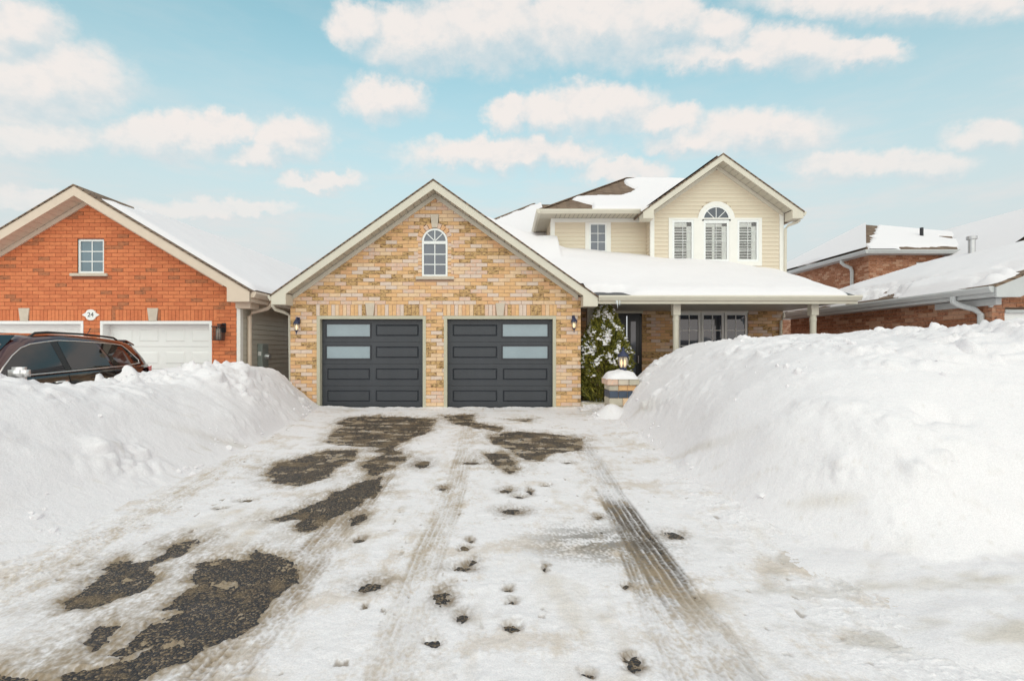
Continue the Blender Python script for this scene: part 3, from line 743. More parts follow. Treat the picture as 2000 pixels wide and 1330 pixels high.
def brick_wall(root, store, name, x0, x1, z0, z1, face, inside, openings, mortar, pick, prio=0, axis='x', deep=.09, sgn=1, warm=0, seed=0):
    """rows of bricks on a plane; axis 'x': wall spans x and faces -Y at y=face; axis 'y': spans y, faces x=face on side sgn"""
    mb = MB(); todo = []; rows = int((z1 - z0) / (BH + BJ)) + 1
    for i in range(rows):
        za = z0 + i * (BH + BJ); zb = za + BH; zm = (za + zb) / 2
        if za >= z1: break
        iv = inside(zm)
        if iv is None: continue
        iv = [iv]
        for op in openings: iv = subtract(iv, op(zm, za, zb))
        for a, b in iv:
            if b - a < .012: continue
            if axis == 'x': mb.box(a, b, face + .007, face + deep, za - BJ / 2 - .0004, zb + BJ / 2 + .0004)
            else: mb.box(*sorted((face + sgn * -.007, face - sgn * deep)), a, b, za - BJ / 2 - .0004, zb + BJ / 2 + .0004)
            P = BL + BJ; o = (i % 2) * P / 2 + seed * .07
            j = math.floor((a - o) / P)
            while True:
                s = max(a, o + j * P) + BJ / 2 * (o + j * P > a); e = min(b, o + (j + 1) * P) - BJ / 2 * (o + (j + 1) * P < b)
                if s >= b - .01: break
                if e - s > .02:
                    pz = rnd.uniform(0, .003); c = (s + e) / 2
                    mi = pick(c, zm, i + seed * 100, j, warm)
                    todo.append(((c, face + deep / 2 - pz, zm) if axis == 'x' else (face - sgn * (deep / 2 - pz), c, zm),
                                 ((e - s) / 2, deep / 2, BH / 2) if axis == 'x' else (deep / 2, (e - s) / 2, BH / 2), mi, (e - s > .25) * 1 + prio + zm * .01))
                j += 1
    w = mb.build(name, mortar, root, fix=False)
    for c, h, mi, pr in todo: store.add(c, h, mi, w, pr)
    return w
def soldier(store, wall, x0, x1, za, zb, face, cuts, pick, prio, seed=0, deep=.09):
    n = round((x1 - x0) / (BH + BJ)); st = (x1 - x0) / n
    for j in range(n):
        a = x0 + j * st + BJ / 2; b = a + st - BJ; iv = [(a, b)]
        for c in cuts: iv = subtract(iv, c)
        for s, e in iv:
            if e - s < .015: continue
            c = (s + e) / 2
            store.add((c, face + deep / 2 - rnd.uniform(0, .003), (za + zb) / 2), ((e - s) / 2, deep / 2, (zb - za) / 2), pick(c * 2.2, 2.35, j + seed, 77), wall, prio)

def gable_roof(root, cx, hl, hr, zpk, p, y0, y1, ywall, mats, fh=.19, box_l=True, box_r=True, frieze=.11, boxw=.33, panels=True, sof='soffit', tr='trim', shing='shingle_brown', fback=0, wl=None, wr=None):
    """ridge along y; top surface z = zpk - p|x-cx|; returns roof part"""
    zt = lambda x: zpk - p * abs(x - cx)
    mb = MB()
    for s, h in ((-1, hl), (1, hr)):
        xe = cx + s * (h + .03)
        q = [(cx, y0 - .02, zpk), (xe, y0 - .02, zt(xe)), (xe, y1, zt(xe)), (cx, y1, zpk)]
        if s > 0: q = q[::-1]
        mb.slab(q, .035)
    roof = mb.build('roof', shing, root)
    g = .04
    for s, h, bx in ((-1, hl, box_l), (1, hr, box_r)):
        xe = cx + s * h
        pl = [(cx, zpk - g), (cx, zpk - g - fh), (xe, zt(xe) - g - fh), (xe, zt(xe) - g)]
        MB().prism(pl, y0, y0 + .03).build('rake_board', tr, roof)
        if bx:
            xi = xe - s * boxw
            zb = zt(xe) - g - fh - .01
            pl = [(xe, zt(xe) - g - .012), (xe, zb), (xi, zb), (xi, zt(xi) - g - fh + .004)]
            MB().prism(pl, y0 - .004, ywall - .003).build('eave_return', tr, roof)
        if frieze:
            xw = wl if s < 0 else wr
            if xw is None: xw = xe - s * boxw
            off = g + fh - .01
            pl = [(cx, zpk - off), (cx, zpk - off - frieze), (xw, zt(xw) - off - frieze), (xw, zt(xw) - off)]
            MB().prism(pl, ywall - .035, ywall + .01).build('frieze_board', tr, roof)
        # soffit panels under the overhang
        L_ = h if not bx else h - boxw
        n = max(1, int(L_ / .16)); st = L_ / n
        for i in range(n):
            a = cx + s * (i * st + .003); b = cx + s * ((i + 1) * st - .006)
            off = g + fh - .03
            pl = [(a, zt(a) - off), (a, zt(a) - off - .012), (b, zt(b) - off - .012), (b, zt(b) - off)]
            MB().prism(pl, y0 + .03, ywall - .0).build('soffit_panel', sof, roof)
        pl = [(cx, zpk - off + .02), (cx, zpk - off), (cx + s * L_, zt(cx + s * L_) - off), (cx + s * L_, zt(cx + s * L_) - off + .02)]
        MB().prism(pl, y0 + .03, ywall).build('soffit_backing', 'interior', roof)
    return roof

def window(root, x0, x1, z0, z1, y, cols, rows, fw=.05, glass='glass_grey', frame='vinyl_white', arch=False, mun=.018, fd=.06, tops=None, mull=None, name='window'):
    """frame front at y, glass set back; arch adds a half-round light above z1"""
    mb = MB()
    mb.box(x0, x0 + fw, y, y + fd, z0, z1); mb.box(x1 - fw, x1, y, y + fd, z0, z1)
    mb.box(x0 + fw, x1 - fw, y, y + fd, z0, z0 + fw)
    mb.box(x0 + fw, x1 - fw, y, y + fd, z1 - (fw if not arch else fw * 1.5), z1)
    cx = (x0 + x1) / 2; r = (x1 - x0) / 2
    if arch:
        n = 20
        for i in range(n):
            a0 = math.pi * i / n; a1 = math.pi * (i + 1) / n
            pl = [(cx + r * math.cos(a0), z1 + r * math.sin(a0)), (cx + r * math.cos(a1), z1 + r * math.sin(a1)),
                  (cx + (r - fw) * math.cos(a1), z1 + (r - fw) * math.sin(a1)), (cx + (r - fw) * math.cos(a0), z1 + (r - fw) * math.sin(a0))]
            mb.prism(pl, y, y + fd)
    w = mb.build(name, frame, root)
    ix0, ix1, iz0, iz1 = x0 + fw, x1 - fw, z0 + fw, z1 - (fw if not arch else fw * 1.5)
    cw = (ix1 - ix0) / cols; ch = (iz1 - iz0) / rows
    for i in range(cols):
        for j in range(rows):
            boxo('pane', glass, w, ix0 + i * cw + .0005, ix0 + (i + 1) * cw - .0005, y + .025, y + .031, iz0 + j * ch + .0005, iz0 + (j + 1) * ch - .0005)
    for i in range(1, cols): boxo('glazing_bar', frame, w, ix0 + i * cw - mun / 2, ix0 + i * cw + mun / 2, y + .014, y + .0245, iz0, iz1)
    for j in range(1, rows): boxo('glazing_bar', frame, w, ix0, ix1, y + .016, y + .0243, iz0 + j * ch - mun / 2, iz0 + j * ch + mun / 2)
    if arch:
        n = 16; ri = r - fw
        for k in range(4):
            pts = [(cx, z1)] + [(cx + ri * math.cos(math.pi * (k + q / 6) / 4), z1 + ri * math.sin(math.pi * (k + q / 6) / 4)) for q in range(7)]
            MB().prism(pts, y + .025, y + .031).build('pane', glass, w)
        for k in (1, 2, 3):
            a = math.pi * k / 4; dx, dz = math.cos(a), math.sin(a); q = mun / 2
            pl = [(cx - dz * q, z1 + dx * q), (cx + dz * q, z1 - dx * q), (cx + dx * ri + dz * q, z1 + dz * ri - dx * q), (cx + dx * ri - dz * q, z1 + dz * ri + dx * q)]
            MB().prism(pl, y + .014, y + .0245).build('glazing_bar', frame, w)
    return w
def keystone(root, cx, z0, z1, wb, wt, y, mt='stone'):
    return MB().prism([(cx - wb / 2, z0), (cx + wb / 2, z0), (cx + wt / 2, z1), (cx - wt / 2, z1)], y - .025, y + .06).build('keystone', mt, root, bevel=.004)
def gutter_x(root, x0, x1, y, z, mt='trim', d=.11, h=.115):
    pl = [(y, z), (y - d * .95, z), (y - d, z - h * .3), (y - d * .55, z - h), (y, z - h)]
    return MB().prismx(pl, x0, x1).build('gutter', mt, root)
def gutter_y(root, y0, y1, x, z, s, mt='trim', d=.11, h=.115):
    pl = [(x, z), (x, z - h), (x + s * d * .55, z - h), (x + s * d, z - h * .3), (x + s * d * .95, z)]
    return MB().prism(pl, y0, y1).build('gutter', mt, root)
def downspout(root, path, mt='trim', r=.045): return MB().tube(path, r, 8).build('downspout', mt, root, smooth=False)

# ------------------------------------------------------------------ the tan brick house
def tan_house():
    root = thing('house', (1.5, 14.0, 0), 'two storey house of tan mixed brick and cream siding with double charcoal garage', 'house')
    F = 12.1; cx = -1.625; p = .71; zpk = 5.29
    store = BrickStore(root, ['brick_gold', 'brick_straw', 'brick_rose', 'brick_pale', 'brick_orange', 'brick_rustic'])
    d1 = (SX(619, F), SX(832, F)); d2 = (SX(867, F), SX(1086, F)); ztop = SZ(617, F)
    band = (ztop + .002, ztop + .002 + 3 * .089)
    wx0, wx1 = SX(824, F), SX(874, F); wz0 = SZ(540, F); wz1 = SZ(471, F); wr = (wx1 - wx0) / 2; wc = (wx0 + wx1) / 2
    def inside(z):
        h = min(3.43, (5.045 - z) / p); return (cx - h, cx + h) if h > .03 else None
    kz0, kz1 = wz1 + wr + .01, SZ(419, F)
    def win_op(z, za, zb):
        ring = .115
        if za < wz0 - .09: return None if zb <= wz0 - .085 else (wx0 - .15, wx1 + .15)
        if zb < wz0: return (wx0 - .15, wx1 + .15)
        if z < wz1: return (wx0 - .09, wx1 + .09)
        h = (wr + ring) ** 2 - (z - wz1) ** 2
        return (wc - math.sqrt(h), wc + math.sqrt(h)) if h > 0 else None
    key_op = lambda z, za, zb: (wc - .10, wc + .10) if kz0 < zb and za < kz1 else None
    ops = [lambda z, za, zb: d1 if za < ztop - .01 else None, lambda z, za, zb: d2 if za < ztop - .01 else None,
           lambda z, za, zb: (d1[0] - .02, d1[1] + .02) if zb > band[0] and za < band[1] - .02 else None,
           lambda z, za, zb: (d2[0] - .02, d2[1] + .02) if zb > band[0] and za < band[1] - .02 else None, win_op, key_op]
    w = brick_wall(root, store, 'garage_wall', -5.06, 1.8, band[0] + .005 - 24 * .089, 5.1, F, inside, ops, 'mortar_tan', pick_tan, prio=5)
    # mortar bed behind soldier courses, arch and sill
    mb = MB()
    for d in (d1, d2): mb.box(d[0] - .02, d[1] + .02, F + .008, F + .1, band[0], band[1] + .09)
    mb.box(wx0 - .15, wx1 + .17, F + .006, F + .03, wz0 - .20, wz0 - .06); mb.build('lintel', 'mortar_tan', root)
    for d, kx in ((d1, SX(723, F)), (d2, SX(977, F))):
        soldier(store, w, d[0] - .02, d[1] + .02, band[0] + .004, band[1] - .006, F, [(kx - .115, kx + .115)], pick_tan, 4, seed=int(kx * 50) % 97)
        keystone(root, kx, band[0], band[1] + .035, .15, .225, F)
    keystone(root, wc, kz0, kz1, .13, .20, F)
    mb = MB(); mb.box(wx0 - .10, wx1 + .10, F + .05, F + .08, wz0 - .1, wz1)
    n = 18
    for i in range(n):
        a0 = math.pi * i / n; a1 = math.pi * (i + 1) / n; ro = wr + .13
        mb.prism([(wc, wz1), (wc + ro * math.cos(a0), wz1 + ro * math.sin(a0)), (wc + ro * math.cos(a1), wz1 + ro * math.sin(a1))], F + .05, F + .08)
    mb.build('arch_bed', 'mortar_tan', root)
    for s in (-1, 1):                                   # bricks flanking the round-headed window
        z = wz0; i = 0
        while z < wz1 - .03:
            xa = wx0 - .09 if s < 0 else wx1 + .004; xb = wx0 - .004 if s < 0 else wx1 + .09
            store.add(((xa + xb) / 2, F + .045 - .002 * (i % 2), z + .0395), ((xb - xa) / 2, .045, .0395), (4, 1, 2)[i % 3], w, 4); z += .089; i += 1
    for i in range(11):
        a0 = math.pi * (i + .06) / 11; a1 = math.pi * (i + .94) / 11
        if abs(i - 5) < 1: continue
        r0, r1 = wr + .004, wr + .125
        MB().prism([(wc + r0 * math.cos(a0), wz1 + r0 * math.sin(a0)), (wc + r1 * math.cos(a0), wz1 + r1 * math.sin(a0)),
                    (wc + r1 * math.cos(a1), wz1 + r1 * math.sin(a1)), (wc + r0 * math.cos(a1), wz1 + r0 * math.sin(a1))], F - .004, F + .06).build('brick', ('brick_orange', 'brick_rose', 'brick_orange')[i % 3], w)
    window(root, wx0, wx1, wz0, wz1, F + .01, 2, 3, fw=.045, arch=True, mun=.022, glass='glass_grey')
    boxo('sill', 'stone', root, wx0 - .14, wx1 + .16, F - .05, F + .06, wz0 - .075, wz0 - .002, bevel=.006)
    # garage side and back walls (plain, unseen)
    boxo('side_wall', 'mortar_tan', root, -5.055, -4.95, F + .1, 19, 0, 2.6); boxo('side_wall', 'mortar_tan', root, 1.70, 1.795, F + .1, 14.9, 0, 2.62)
    for a, b in ((-5.06, d1[0]), (d1[1], d2[0]), (d2[1], 1.8)): boxo('foundation', 'concrete', root, a, b, F - .012, F + .1, -.05, band[0] - 24 * .089, bevel=.006)
    mbd = MB(); mbd.box(-4.95, 1.7, F + .5, F + .52, 0, 2.6); mbd.box(-2.4, -.8, F + .3, F + .32, 2.6, 4.55); mbd.build('dark_backing', 'interior', root)  # near-black sheets added as the darkness behind doors and gable window
    # doors
    for di, (d, wcol) in enumerate(((d1, 0), (d2, 1))):
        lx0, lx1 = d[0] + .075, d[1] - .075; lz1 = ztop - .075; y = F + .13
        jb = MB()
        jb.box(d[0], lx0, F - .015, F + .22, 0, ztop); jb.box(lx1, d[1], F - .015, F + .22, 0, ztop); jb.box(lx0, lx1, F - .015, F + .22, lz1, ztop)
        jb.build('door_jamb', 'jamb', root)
        door = MB().box(lx0, lx1, y + .02, y + .06, .005, lz1).build('garage_door', 'door_grey', root, label='charcoal panelled garage door, windows on its %s half' % ('left' if wcol == 0 else 'right'))
        H = (lz1 - .02) / 4; W = lx1 - lx0
        for r in range(4):
            za = .01 + r * H; zb = za + H - .008
            sec = []
            # section skin: frame with two openings, raised fields inside
            cells = [(lx0 + .115, lx0 + W / 2 - .065), (lx0 + W / 2 + .065, lx1 - .115)]
            pa, pb = za + .13, zb - .105
            mb = MB()
            mb.box(lx0 + .004, lx1 - .004, y, y + .022, za, pa); mb.box(lx0 + .004, lx1 - .004, y, y + .022, pb, zb)
            for a, b in ((lx0 + .004, cells[0][0]), (cells[0][1], cells[1][0]), (cells[1][1], lx1 - .004)): mb.box(a, b, y, y + .022, pa, pb)
            s_ = mb.build('door_section', 'door_grey', door)
            for k, (a, b) in enumerate(cells):
                if r >= 2 and k == wcol:
                    fr = MB(); t = .032; a2, b2, c2, e2 = a - .03, b + .03, pa - .035, pb + .035
                    fr.box(a2, b2, y - .014, y + .012, c2, c2 + t); fr.box(a2, b2, y - .014, y + .012, e2 - t, e2)
                    fr.box(a2, a2 + t, y - .014, y + .012, c2 + t, e2 - t); fr.box(b2 - t, b2, y - .014, y + .012, c2 + t, e2 - t)
                    fr.build('window_frame', 'door_trim', door)
                    boxo('window_pane', 'pane_frost', door, a2 + t, b2 - t, y - .003, y + .016, c2 + t, e2 - t)
                else:
                    mb = MB(); g = .018; q = .04
                    o_ = [(a, pa), (b, pa), (b, pb), (a, pb)]; m_ = [(a + g, pa + g), (b - g, pa + g), (b - g, pb - g), (a + g, pb - g)]
                    n_ = [(a + q, pa + q), (b - q, pa + q), (b - q, pb - q), (a + q, pb - q)]
                    vs = [(x, y + .001, z) for x, z in o_] + [(x, y + .019, z) for x, z in m_] + [(x, y - .003, z) for x, z in n_]
                    fs = [(8, 9, 10, 11)]
                    for i in range(4):
                        j = (i + 1) % 4; fs += [(i, j, j + 4, i + 4), (i + 4, j + 4, j + 8, i + 8)]
                    mb.add(vs, fs).build('raised_panel', 'door_grey', door)
        boxo('door_seal', 'rubber', door, lx0, lx1, y + .002, y + .05, -.01, .012)
    # garage roof
    gable_roof(root, cx, 3.70, 3.76, zpk, p, 11.7, 16.6, F, None, wl=-5.0, wr=1.74)
    gutter_y(root, 11.75, 17, cx - 3.70, zpk - p * 3.70 - .03, -1)
    downspout(root, [(-5.40, 11.95, 2.50), (-5.40, 11.95, 2.40), (-5.36, 12.0, 2.33), (-5.22, 12.16, 2.27), (-5.13, 12.25, 2.2), (-5.12, 12.27, .2)], r=.04)
    # front door wall under the porch
    PW = 14.7
    zs = 2.50
    dr = (2.86, SX(1254, PW)); wn = (SX(1324, PW), SX(1461, PW)); wnz = (1.0, SZ(611, PW))
    ops = [lambda z, za, zb: dr if z < 2.45 else None, lambda z, za, zb: wn if wnz[0] < z else None]
    brick_wall(root, store, 'porch_wall', 1.8, 8.0, .0, zs + .02, PW, lambda z: (1.8, 8.0), ops, 'mortar_tan', pick_tan, prio=0, warm=-.16, seed=3)
    boxo('side_wall', 'mortar_tan', root, 7.9, 7.995, PW + .1, 22, 0, 5.3)
    # front door with side light
    fd = MB(); fd.box(dr[0], dr[0] + .05, PW + .02, PW + .12, 0, 2.42); fd.box(dr[1] - .05, dr[1], PW + .02, PW + .12, 0, 2.42); fd.box(dr[0], dr[1], PW + .02, PW + .12, 2.36, 2.43)
    fdo = fd.build('front_door', 'door_black', root, label='black front door with narrow glass side light')
    boxo('door_leaf', 'door_black', fdo, dr[0] + .05, dr[0] + .66, PW + .07, PW + .11, .02, 2.36); 
    boxo('door_leaf', 'door_black', fdo, dr[0] + .69, dr[1] - .05, PW + .05, PW + .09, .02, 2.36)
    boxo('side_light', 'glass_grey', fdo, dr[0] + .78, dr[1] - .17, PW + .044, PW + .05, .5, 2.2)
    boxo('door_handle', 'chrome', fdo, dr[1] - .12, dr[1] - .085, PW + .0, PW + .05, 1.0, 1.22, bevel=.006)
    boxo('door_head', 'trim', fdo, dr[0] - .02, dr[1] + .02, PW - .02, PW + .05, 2.43, zs)
    # porch window of three lights
    n3 = 3; cw = (wn[1] - wn[0]) / 3
    boxo('window_head', 'trim_white', root, wn[0] - .0, wn[1] + .0, PW - .02, PW + .08, wnz[1], zs)
    for i in range(3):
        a = wn[0] + i * cw + .012; b = wn[0] + (i + 1) * cw - .012
        window(root, a, b, wnz[0], wnz[1], PW - .005 + .02, 2, 3 if i != 1 else 3, fw=.065, glass='glass_dark', mun=.024, frame='vinyl_white')
    boxo('dark_backing', 'interior', root, wn[0], wn[1], PW + .11, PW + .14, .9, 2.5)  # dark sheet standing in for the unlit room
    # porch roof, ceiling, posts
    pe = 11.75; ze = 2.63; pr = .31; X1 = 8.08
    zr = lambda y: ze + pr * (y - pe)
    rf = MB().slab([(1.9, pe, ze), (X1, pe, ze), (X1, PW + .3, zr(PW + .3)), (1.9, PW + .3, zr(PW + .3))], .10)
    MB().slab([(-3.5, 14.9, 3.9), (3.2, 14.9, 3.9), (3.2, 20.3, 7.14), (1.15, 20.3, 7.14)], .1).build('rear_roof', 'shingle_brown', root)
    porch = rf.build('porch_roof', 'shingle_wet', root)
    MB().tube([(1.15, 20.3, 7.16), (-.055, 18.9, 6.32), (-1.26, 17.5, 5.48)], .12, 6, r2=.03).build('hip_ridge', 'shingle_brown', porch)
    boxo('fascia', 'trim', porch, 2.0, X1 + .02, pe - .02, pe + .012, ze - .19, ze - .012)
    gutter_x(porch, 2.15, X1 + .06, pe - .021, ze - .005)
    MB().prismx([(pe, ze - .19), (pe + .2, ze - .19), (PW + .2, zr(PW + .2) - .11), (pe, ze - .03)], X1 + .0, X1 + .02).build('fascia', 'trim', porch)
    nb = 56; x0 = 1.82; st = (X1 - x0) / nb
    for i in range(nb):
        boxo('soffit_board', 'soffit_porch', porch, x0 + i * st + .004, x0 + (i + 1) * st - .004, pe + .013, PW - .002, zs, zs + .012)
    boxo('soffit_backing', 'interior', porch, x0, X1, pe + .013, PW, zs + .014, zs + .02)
    boxo('porch_beam', 'trim', porch, 1.82, X1 - .35, 12.02, 12.10, zs - .02, zs - .001)
    for px in (SX(1320, 12.06), SX(1588, 12.06)):
        pm = MB()
        pm.box(px - .085, px + .085, 11.975, 12.145, zs - .30, zs - .021)
        pm.lathe([(.072, -.1), (.072, .9), (.078, .92), (.078, .97), (.068, 1.0), (.068, 1.7), (.070, 2.05), (.078, 2.07), (.078, 2.12), (.070, 2.14), (.070, 2.292)], px, 12.06, 20)
        pm.build('porch_post', 'trim', root)
    hx = SX(1153, 12.9); boxo('porch_post', 'trim', root, hx - .09, hx + .09, 12.82, 13.0, 1.6, zs - .001, bevel=.005)
    boxo('porch_floor', 'concrete', root, 1.8, 8.05, 11.9, PW, -.2, .16)
    downspout(root, [(8.02, PW + .02, 2.44), (8.02, PW - .02, 2.36), (7.98, PW - .06, 2.3), (7.90, PW - .07, 2.2), (7.90, PW - .07, .0)], r=.04)
    ic = MB()
    for q, ln in ((0, .19), (.05, .13), (-.03, .10)): ic.lathe([(.011, ze - .12), (.008, ze - .12 - ln * .5), (.001, ze - .12 - ln)], SX(1207, 11.62) + q, 11.66, 6)
    ic.build('icicle', 'ice', porch, smooth=True)
    # upper storey: projecting gable
    UF = 14.7; ucx = 6.105; up = .715; uz = 6.87
    gx0, gx1 = 4.22, 7.985; LH = .1145
    tr0, tr1 = SX(1306, UF), SX(1488, UF); tz1 = SZ(426, UF); tz0 = tz1 - 12 * LH; zs0 = tz1 - 18 * LH
    axc = SX(1399, UF); ar = SX(1427, UF) - axc; az1 = SZ(430, UF)
    us = MB(); us.box(gx0 + .02, gx1 - .02, UF + .22, UF + .25, 3.0, 5.5); us.build('dark_backing', 'interior', root)
    sw = MB().box(gx0 + .01, gx1 - .01, UF + .13, UF + .14, 3.2, 5.35).build('siding_wall', 'interior', root)  # board backing, coloured near-black as the room's darkness between the louvres
    def board(parent, a, b, z, y, mt='siding'):
        MB().prismx([(y + .020, z), (y + .0, z), (y + .0, z + .012), (y + .016, z + LH), (y + .032, z + LH)], a, b).build('siding_board', mt, parent)
    nrow = int((6.7 - zs0) / LH)
    for i in range(nrow):
        z = zs0 + i * LH; zm = z + LH / 2
        h = min(1.88, (uz - .25 - zm) / up)
        if h < .05: continue
        iv = [(ucx - h, ucx + h)]
        if tz0 < zm < tz1: iv = subtract(iv, (tr0, tr1))
        if zm >= tz1:
            q = (ar + .09) ** 2 - max(0, zm - LH / 2 - az1) ** 2
            if q > 0: iv = subtract(iv, (axc - math.sqrt(q), axc + math.sqrt(q)))
        for a, b in iv:
            if b - a > .02: board(sw, a, b, z, UF)
    boxo('corner_board', 'trim_white', root, gx0 - .03, gx0 + .085, UF - .015, UF + .06, 3.0, 5.33)
    boxo('corner_board', 'trim_white', root, gx1 - .085, gx1 + .03, UF - .015, UF + .06, 3.0, 5.33)
    # casing of the triple window
    mb = MB(); tt = .10; w1 = (SX(1313, UF), SX(1355, UF)); w2 = (SX(1374, UF), SX(1424, UF)); w3 = (SX(1440, UF), SX(1482, UF)); wz = (SZ(511, UF), SZ(430, UF))
    mb.box(tr0, tr1, UF - .012, UF + .05, tz0, wz[0]); mb.box(tr0, tr1, UF - .012, UF + .05, wz[1], tz1)
    for a, b in ((tr0, w1[0]), (w1[1], w2[0]), (w2[1], w3[0]), (w3[1], tr1)): mb.box(a, b, UF - .012, UF + .05, wz[0], wz[1])
    ro = ar + .12; n = 20
    for i in range(n):
        a0 = math.pi * i / n; a1 = math.pi * (i + 1) / n
        mb.prism([(axc + ro * math.cos(a0), az1 + ro * math.sin(a0)), (axc + ro * math.cos(a1), az1 + ro * math.sin(a1)),
                  (axc + ar * .98 * math.cos(a1), az1 + ar * .98 * math.sin(a1)), (axc + ar * .98 * math.cos(a0), az1 + ar * .98 * math.sin(a0))], UF - .016, UF + .05)
    mb.build('window_casing', 'trim_white', root)
    MB().prism([(axc + (ar + .22) * math.cos(math.pi * i / 20), az1 - .01 + (ar + .22) * math.sin(math.pi * i / 20)) for i in range(21)], UF + .031, UF + .04).build('arch_backing', 'siding', root)
    for k, (a, b) in enumerate((w1, w2, w3)):
        w_ = window(root, a, b, wz[0] + .001, wz[1] - .001 if k != 1 else az1 - .03, UF + .0, 2, 4, fw=.06, glass='glass_clear', mun=.012, arch=False)
        z0_, z1_ = wz[0] + .06, wz[1] - .06
        fr = MB(); fr.box(a + .06, a + .075, UF + .05, UF + .075, z0_, z1_); fr.box(b - .19, b - .06, UF + .05, UF + .075, z0_, z1_)
        fr.box(a + .06, b - .06, UF + .05, UF + .075, z1_ - .11, z1_)
        if k == 1: fr.box((a + b) / 2 - .10, (a + b) / 2 - .03, UF + .049, UF + .076, z0_, z1_)
        fr.build('shutter_frame', 'shutter', w_)
        nl = 13
        for i in range(nl):
            zc = z0_ + .02 + (z1_ - .14 - z0_) * i / (nl - 1)
            MB().prismx([(UF + .052, zc - .019), (UF + .058, zc - .022), (UF + .085, zc + .012), (UF + .079, zc + .016)], a + .07, b - .15).build('louvre', 'shutter', w_)
    # arched head light
    hd = MB(); fw = .05; n = 20
    for i in range(n):
        a0 = math.pi * i / n; a1 = math.pi * (i + 1) / n
        hd.prism([(axc + ar * math.cos(a0), az1 + ar * math.sin(a0)), (axc + ar * math.cos(a1), az1 + ar * math.sin(a1)),
                  (axc + (ar - fw) * math.cos(a1), az1 + (ar - fw) * math.sin(a1)), (axc + (ar - fw) * math.cos(a0), az1 + (ar - fw) * math.sin(a0))], UF - .01, UF + .05)
    hd.box(axc - ar, axc + ar, UF - .012, UF + .05, az1 - .03, az1 + .02)
    hd = hd.build('arched_window', 'vinyl_white', root)
    for k in range(4):
        pts = [(axc, az1 + .02)] + [(axc + (ar - fw) * math.cos(math.pi * (k + q / 6) / 4), az1 + .02 + (ar - fw - .02) * math.sin(math.pi * (k + q / 6) / 4)) for q in range(7)]
        MB().prism(pts, UF + .02, UF + .026).build('pane', 'glass_dark', hd)
    for k in (1, 2, 3):
        a = math.pi * k / 4; dx, dz = math.cos(a), math.sin(a); q = .009; ri = ar - fw
        MB().prism([(axc - dz * q, az1 + dx * q), (axc + dz * q, az1 - dx * q), (axc + dx * ri + dz * q, az1 + dz * ri - dx * q), (axc + dx * ri - dz * q, az1 + dz * ri + dx * q)], UF + .008, UF + .0195).build('glazing_bar', 'vinyl_white', hd)
    gable_roof(root, ucx, 2.235, 2.235, uz, up, 14.28, 19, UF, None, fh=.17, wl=gx0, wr=gx1, boxw=.30)
    gutter_y(root, 14.3, 19, ucx + 2.235, uz - up * 2.235 - .03, 1)
    downspout(root, [(8.36, 14.5, 5.14), (8.36, 14.5, 5.05), (8.3, 14.5, 5.0), (8.1, 14.6, 4.93), (8.05, 14.66, 4.85), (8.05, 14.68, 3.0)], r=.04)
    # upper storey: recessed left part with hipped roof
    VF = 15.2; vx0 = 1.40; vx1 = 4.22
    sw = MB().box(vx0 + .01, vx1, VF + .03, VF + .035, 3.6, 5.3).build('siding_wall', 'siding', root)
    vw = (SX(1143, VF), SX(1193, VF)); win = (SX(1151, VF), SX(1185, VF), SZ(507, VF), SZ(436, VF))
    for i in range(int((5.22 - 3.6) / LH)):
        z = 3.6 + i * LH
        for a, b in subtract([(vx0 + .09, vx1 - .0)], vw): board(sw, a, b, z, VF)
    boxo('frieze_board', 'trim_white', root, vx0 - .02, vx1 - .03, VF - .012, VF + .05, 5.17, 5.28)
    boxo('corner_board', 'trim_white', root, vx0 - .03, vx0 + .10, VF - .014, VF + .06, 3.4, 5.168)
    mb = MB(); mb.box(vw[0], win[0], VF - .012, VF + .05, 3.7, 5.165); mb.box(win[1], vw[1], VF - .012, VF + .05, 3.7, 5.165); mb.box(win[0], win[1], VF - .012, VF + .05, win[3], 5.165)
    mb.build('window_casing', 'trim_white', root)
    window(root, win[0], win[1], win[2] - .3, win[3], VF, 2, 5, fw=.045, glass='glass_grey', mun=.016)
    # side walls of boards
    sl = MB().box(vx0 - .0, vx0 + .03, VF + .06, 19, 3.4, 5.3).build('siding_wall', 'siding', root)
    for i in range(14):
        z = 3.7 + i * LH
        MB().prism([(vx0 - .002, z), (vx0 - .022, z), (vx0 - .020, z + .012), (vx0 - .004, z + LH), (vx0 - .002, z + LH)], VF + .06, 18.9).build('siding_board', 'siding', sl)
    sl = MB().box(gx0 - .0, gx0 + .02, UF + .06, VF + .1, 3.3, 5.3).build('siding_wall', 'siding', root)
    for i in range(16):
        z = 3.45 + i * LH
        MB().prism([(gx0 - .002, z), (gx0 - .022, z), (gx0 - .020, z + .012), (gx0 - .004, z + LH), (gx0 - .002, z + LH)], UF + .06, VF).build('siding_board', 'siding', sl)
    ey, ex, eh = 14.66, 1.02, 5.40
    t = 3.2; ap = (ex + t, ey + t, eh + .61 * t)
    hp = MB(); hp.slab([(ex, ey, eh), (4.02, ey, eh), (6.1, 17.07, 6.87), (6.6, ap[1], ap[2] - .06), ap], .03); hp.slab([(ex, ey, eh), ap, (ap[0], 22, ap[2]), (ex, 22, eh)], .03)
    hip = hp.build('hip_roof', 'shingle_brown', root)
    boxo('soffit_panel', 'soffit', hip, ex + .02, 4.2, ey + .02, VF, 5.285, 5.30); boxo('soffit_panel', 'soffit', hip, ex + .02, vx0, VF, 21.9, 5.285, 5.30)
    for i in range(20): boxo('soffit_vent', 'interior', hip, 1.5 + i * .13, 1.507 + i * .13, ey + .05, VF - .02, 5.281, 5.2848)
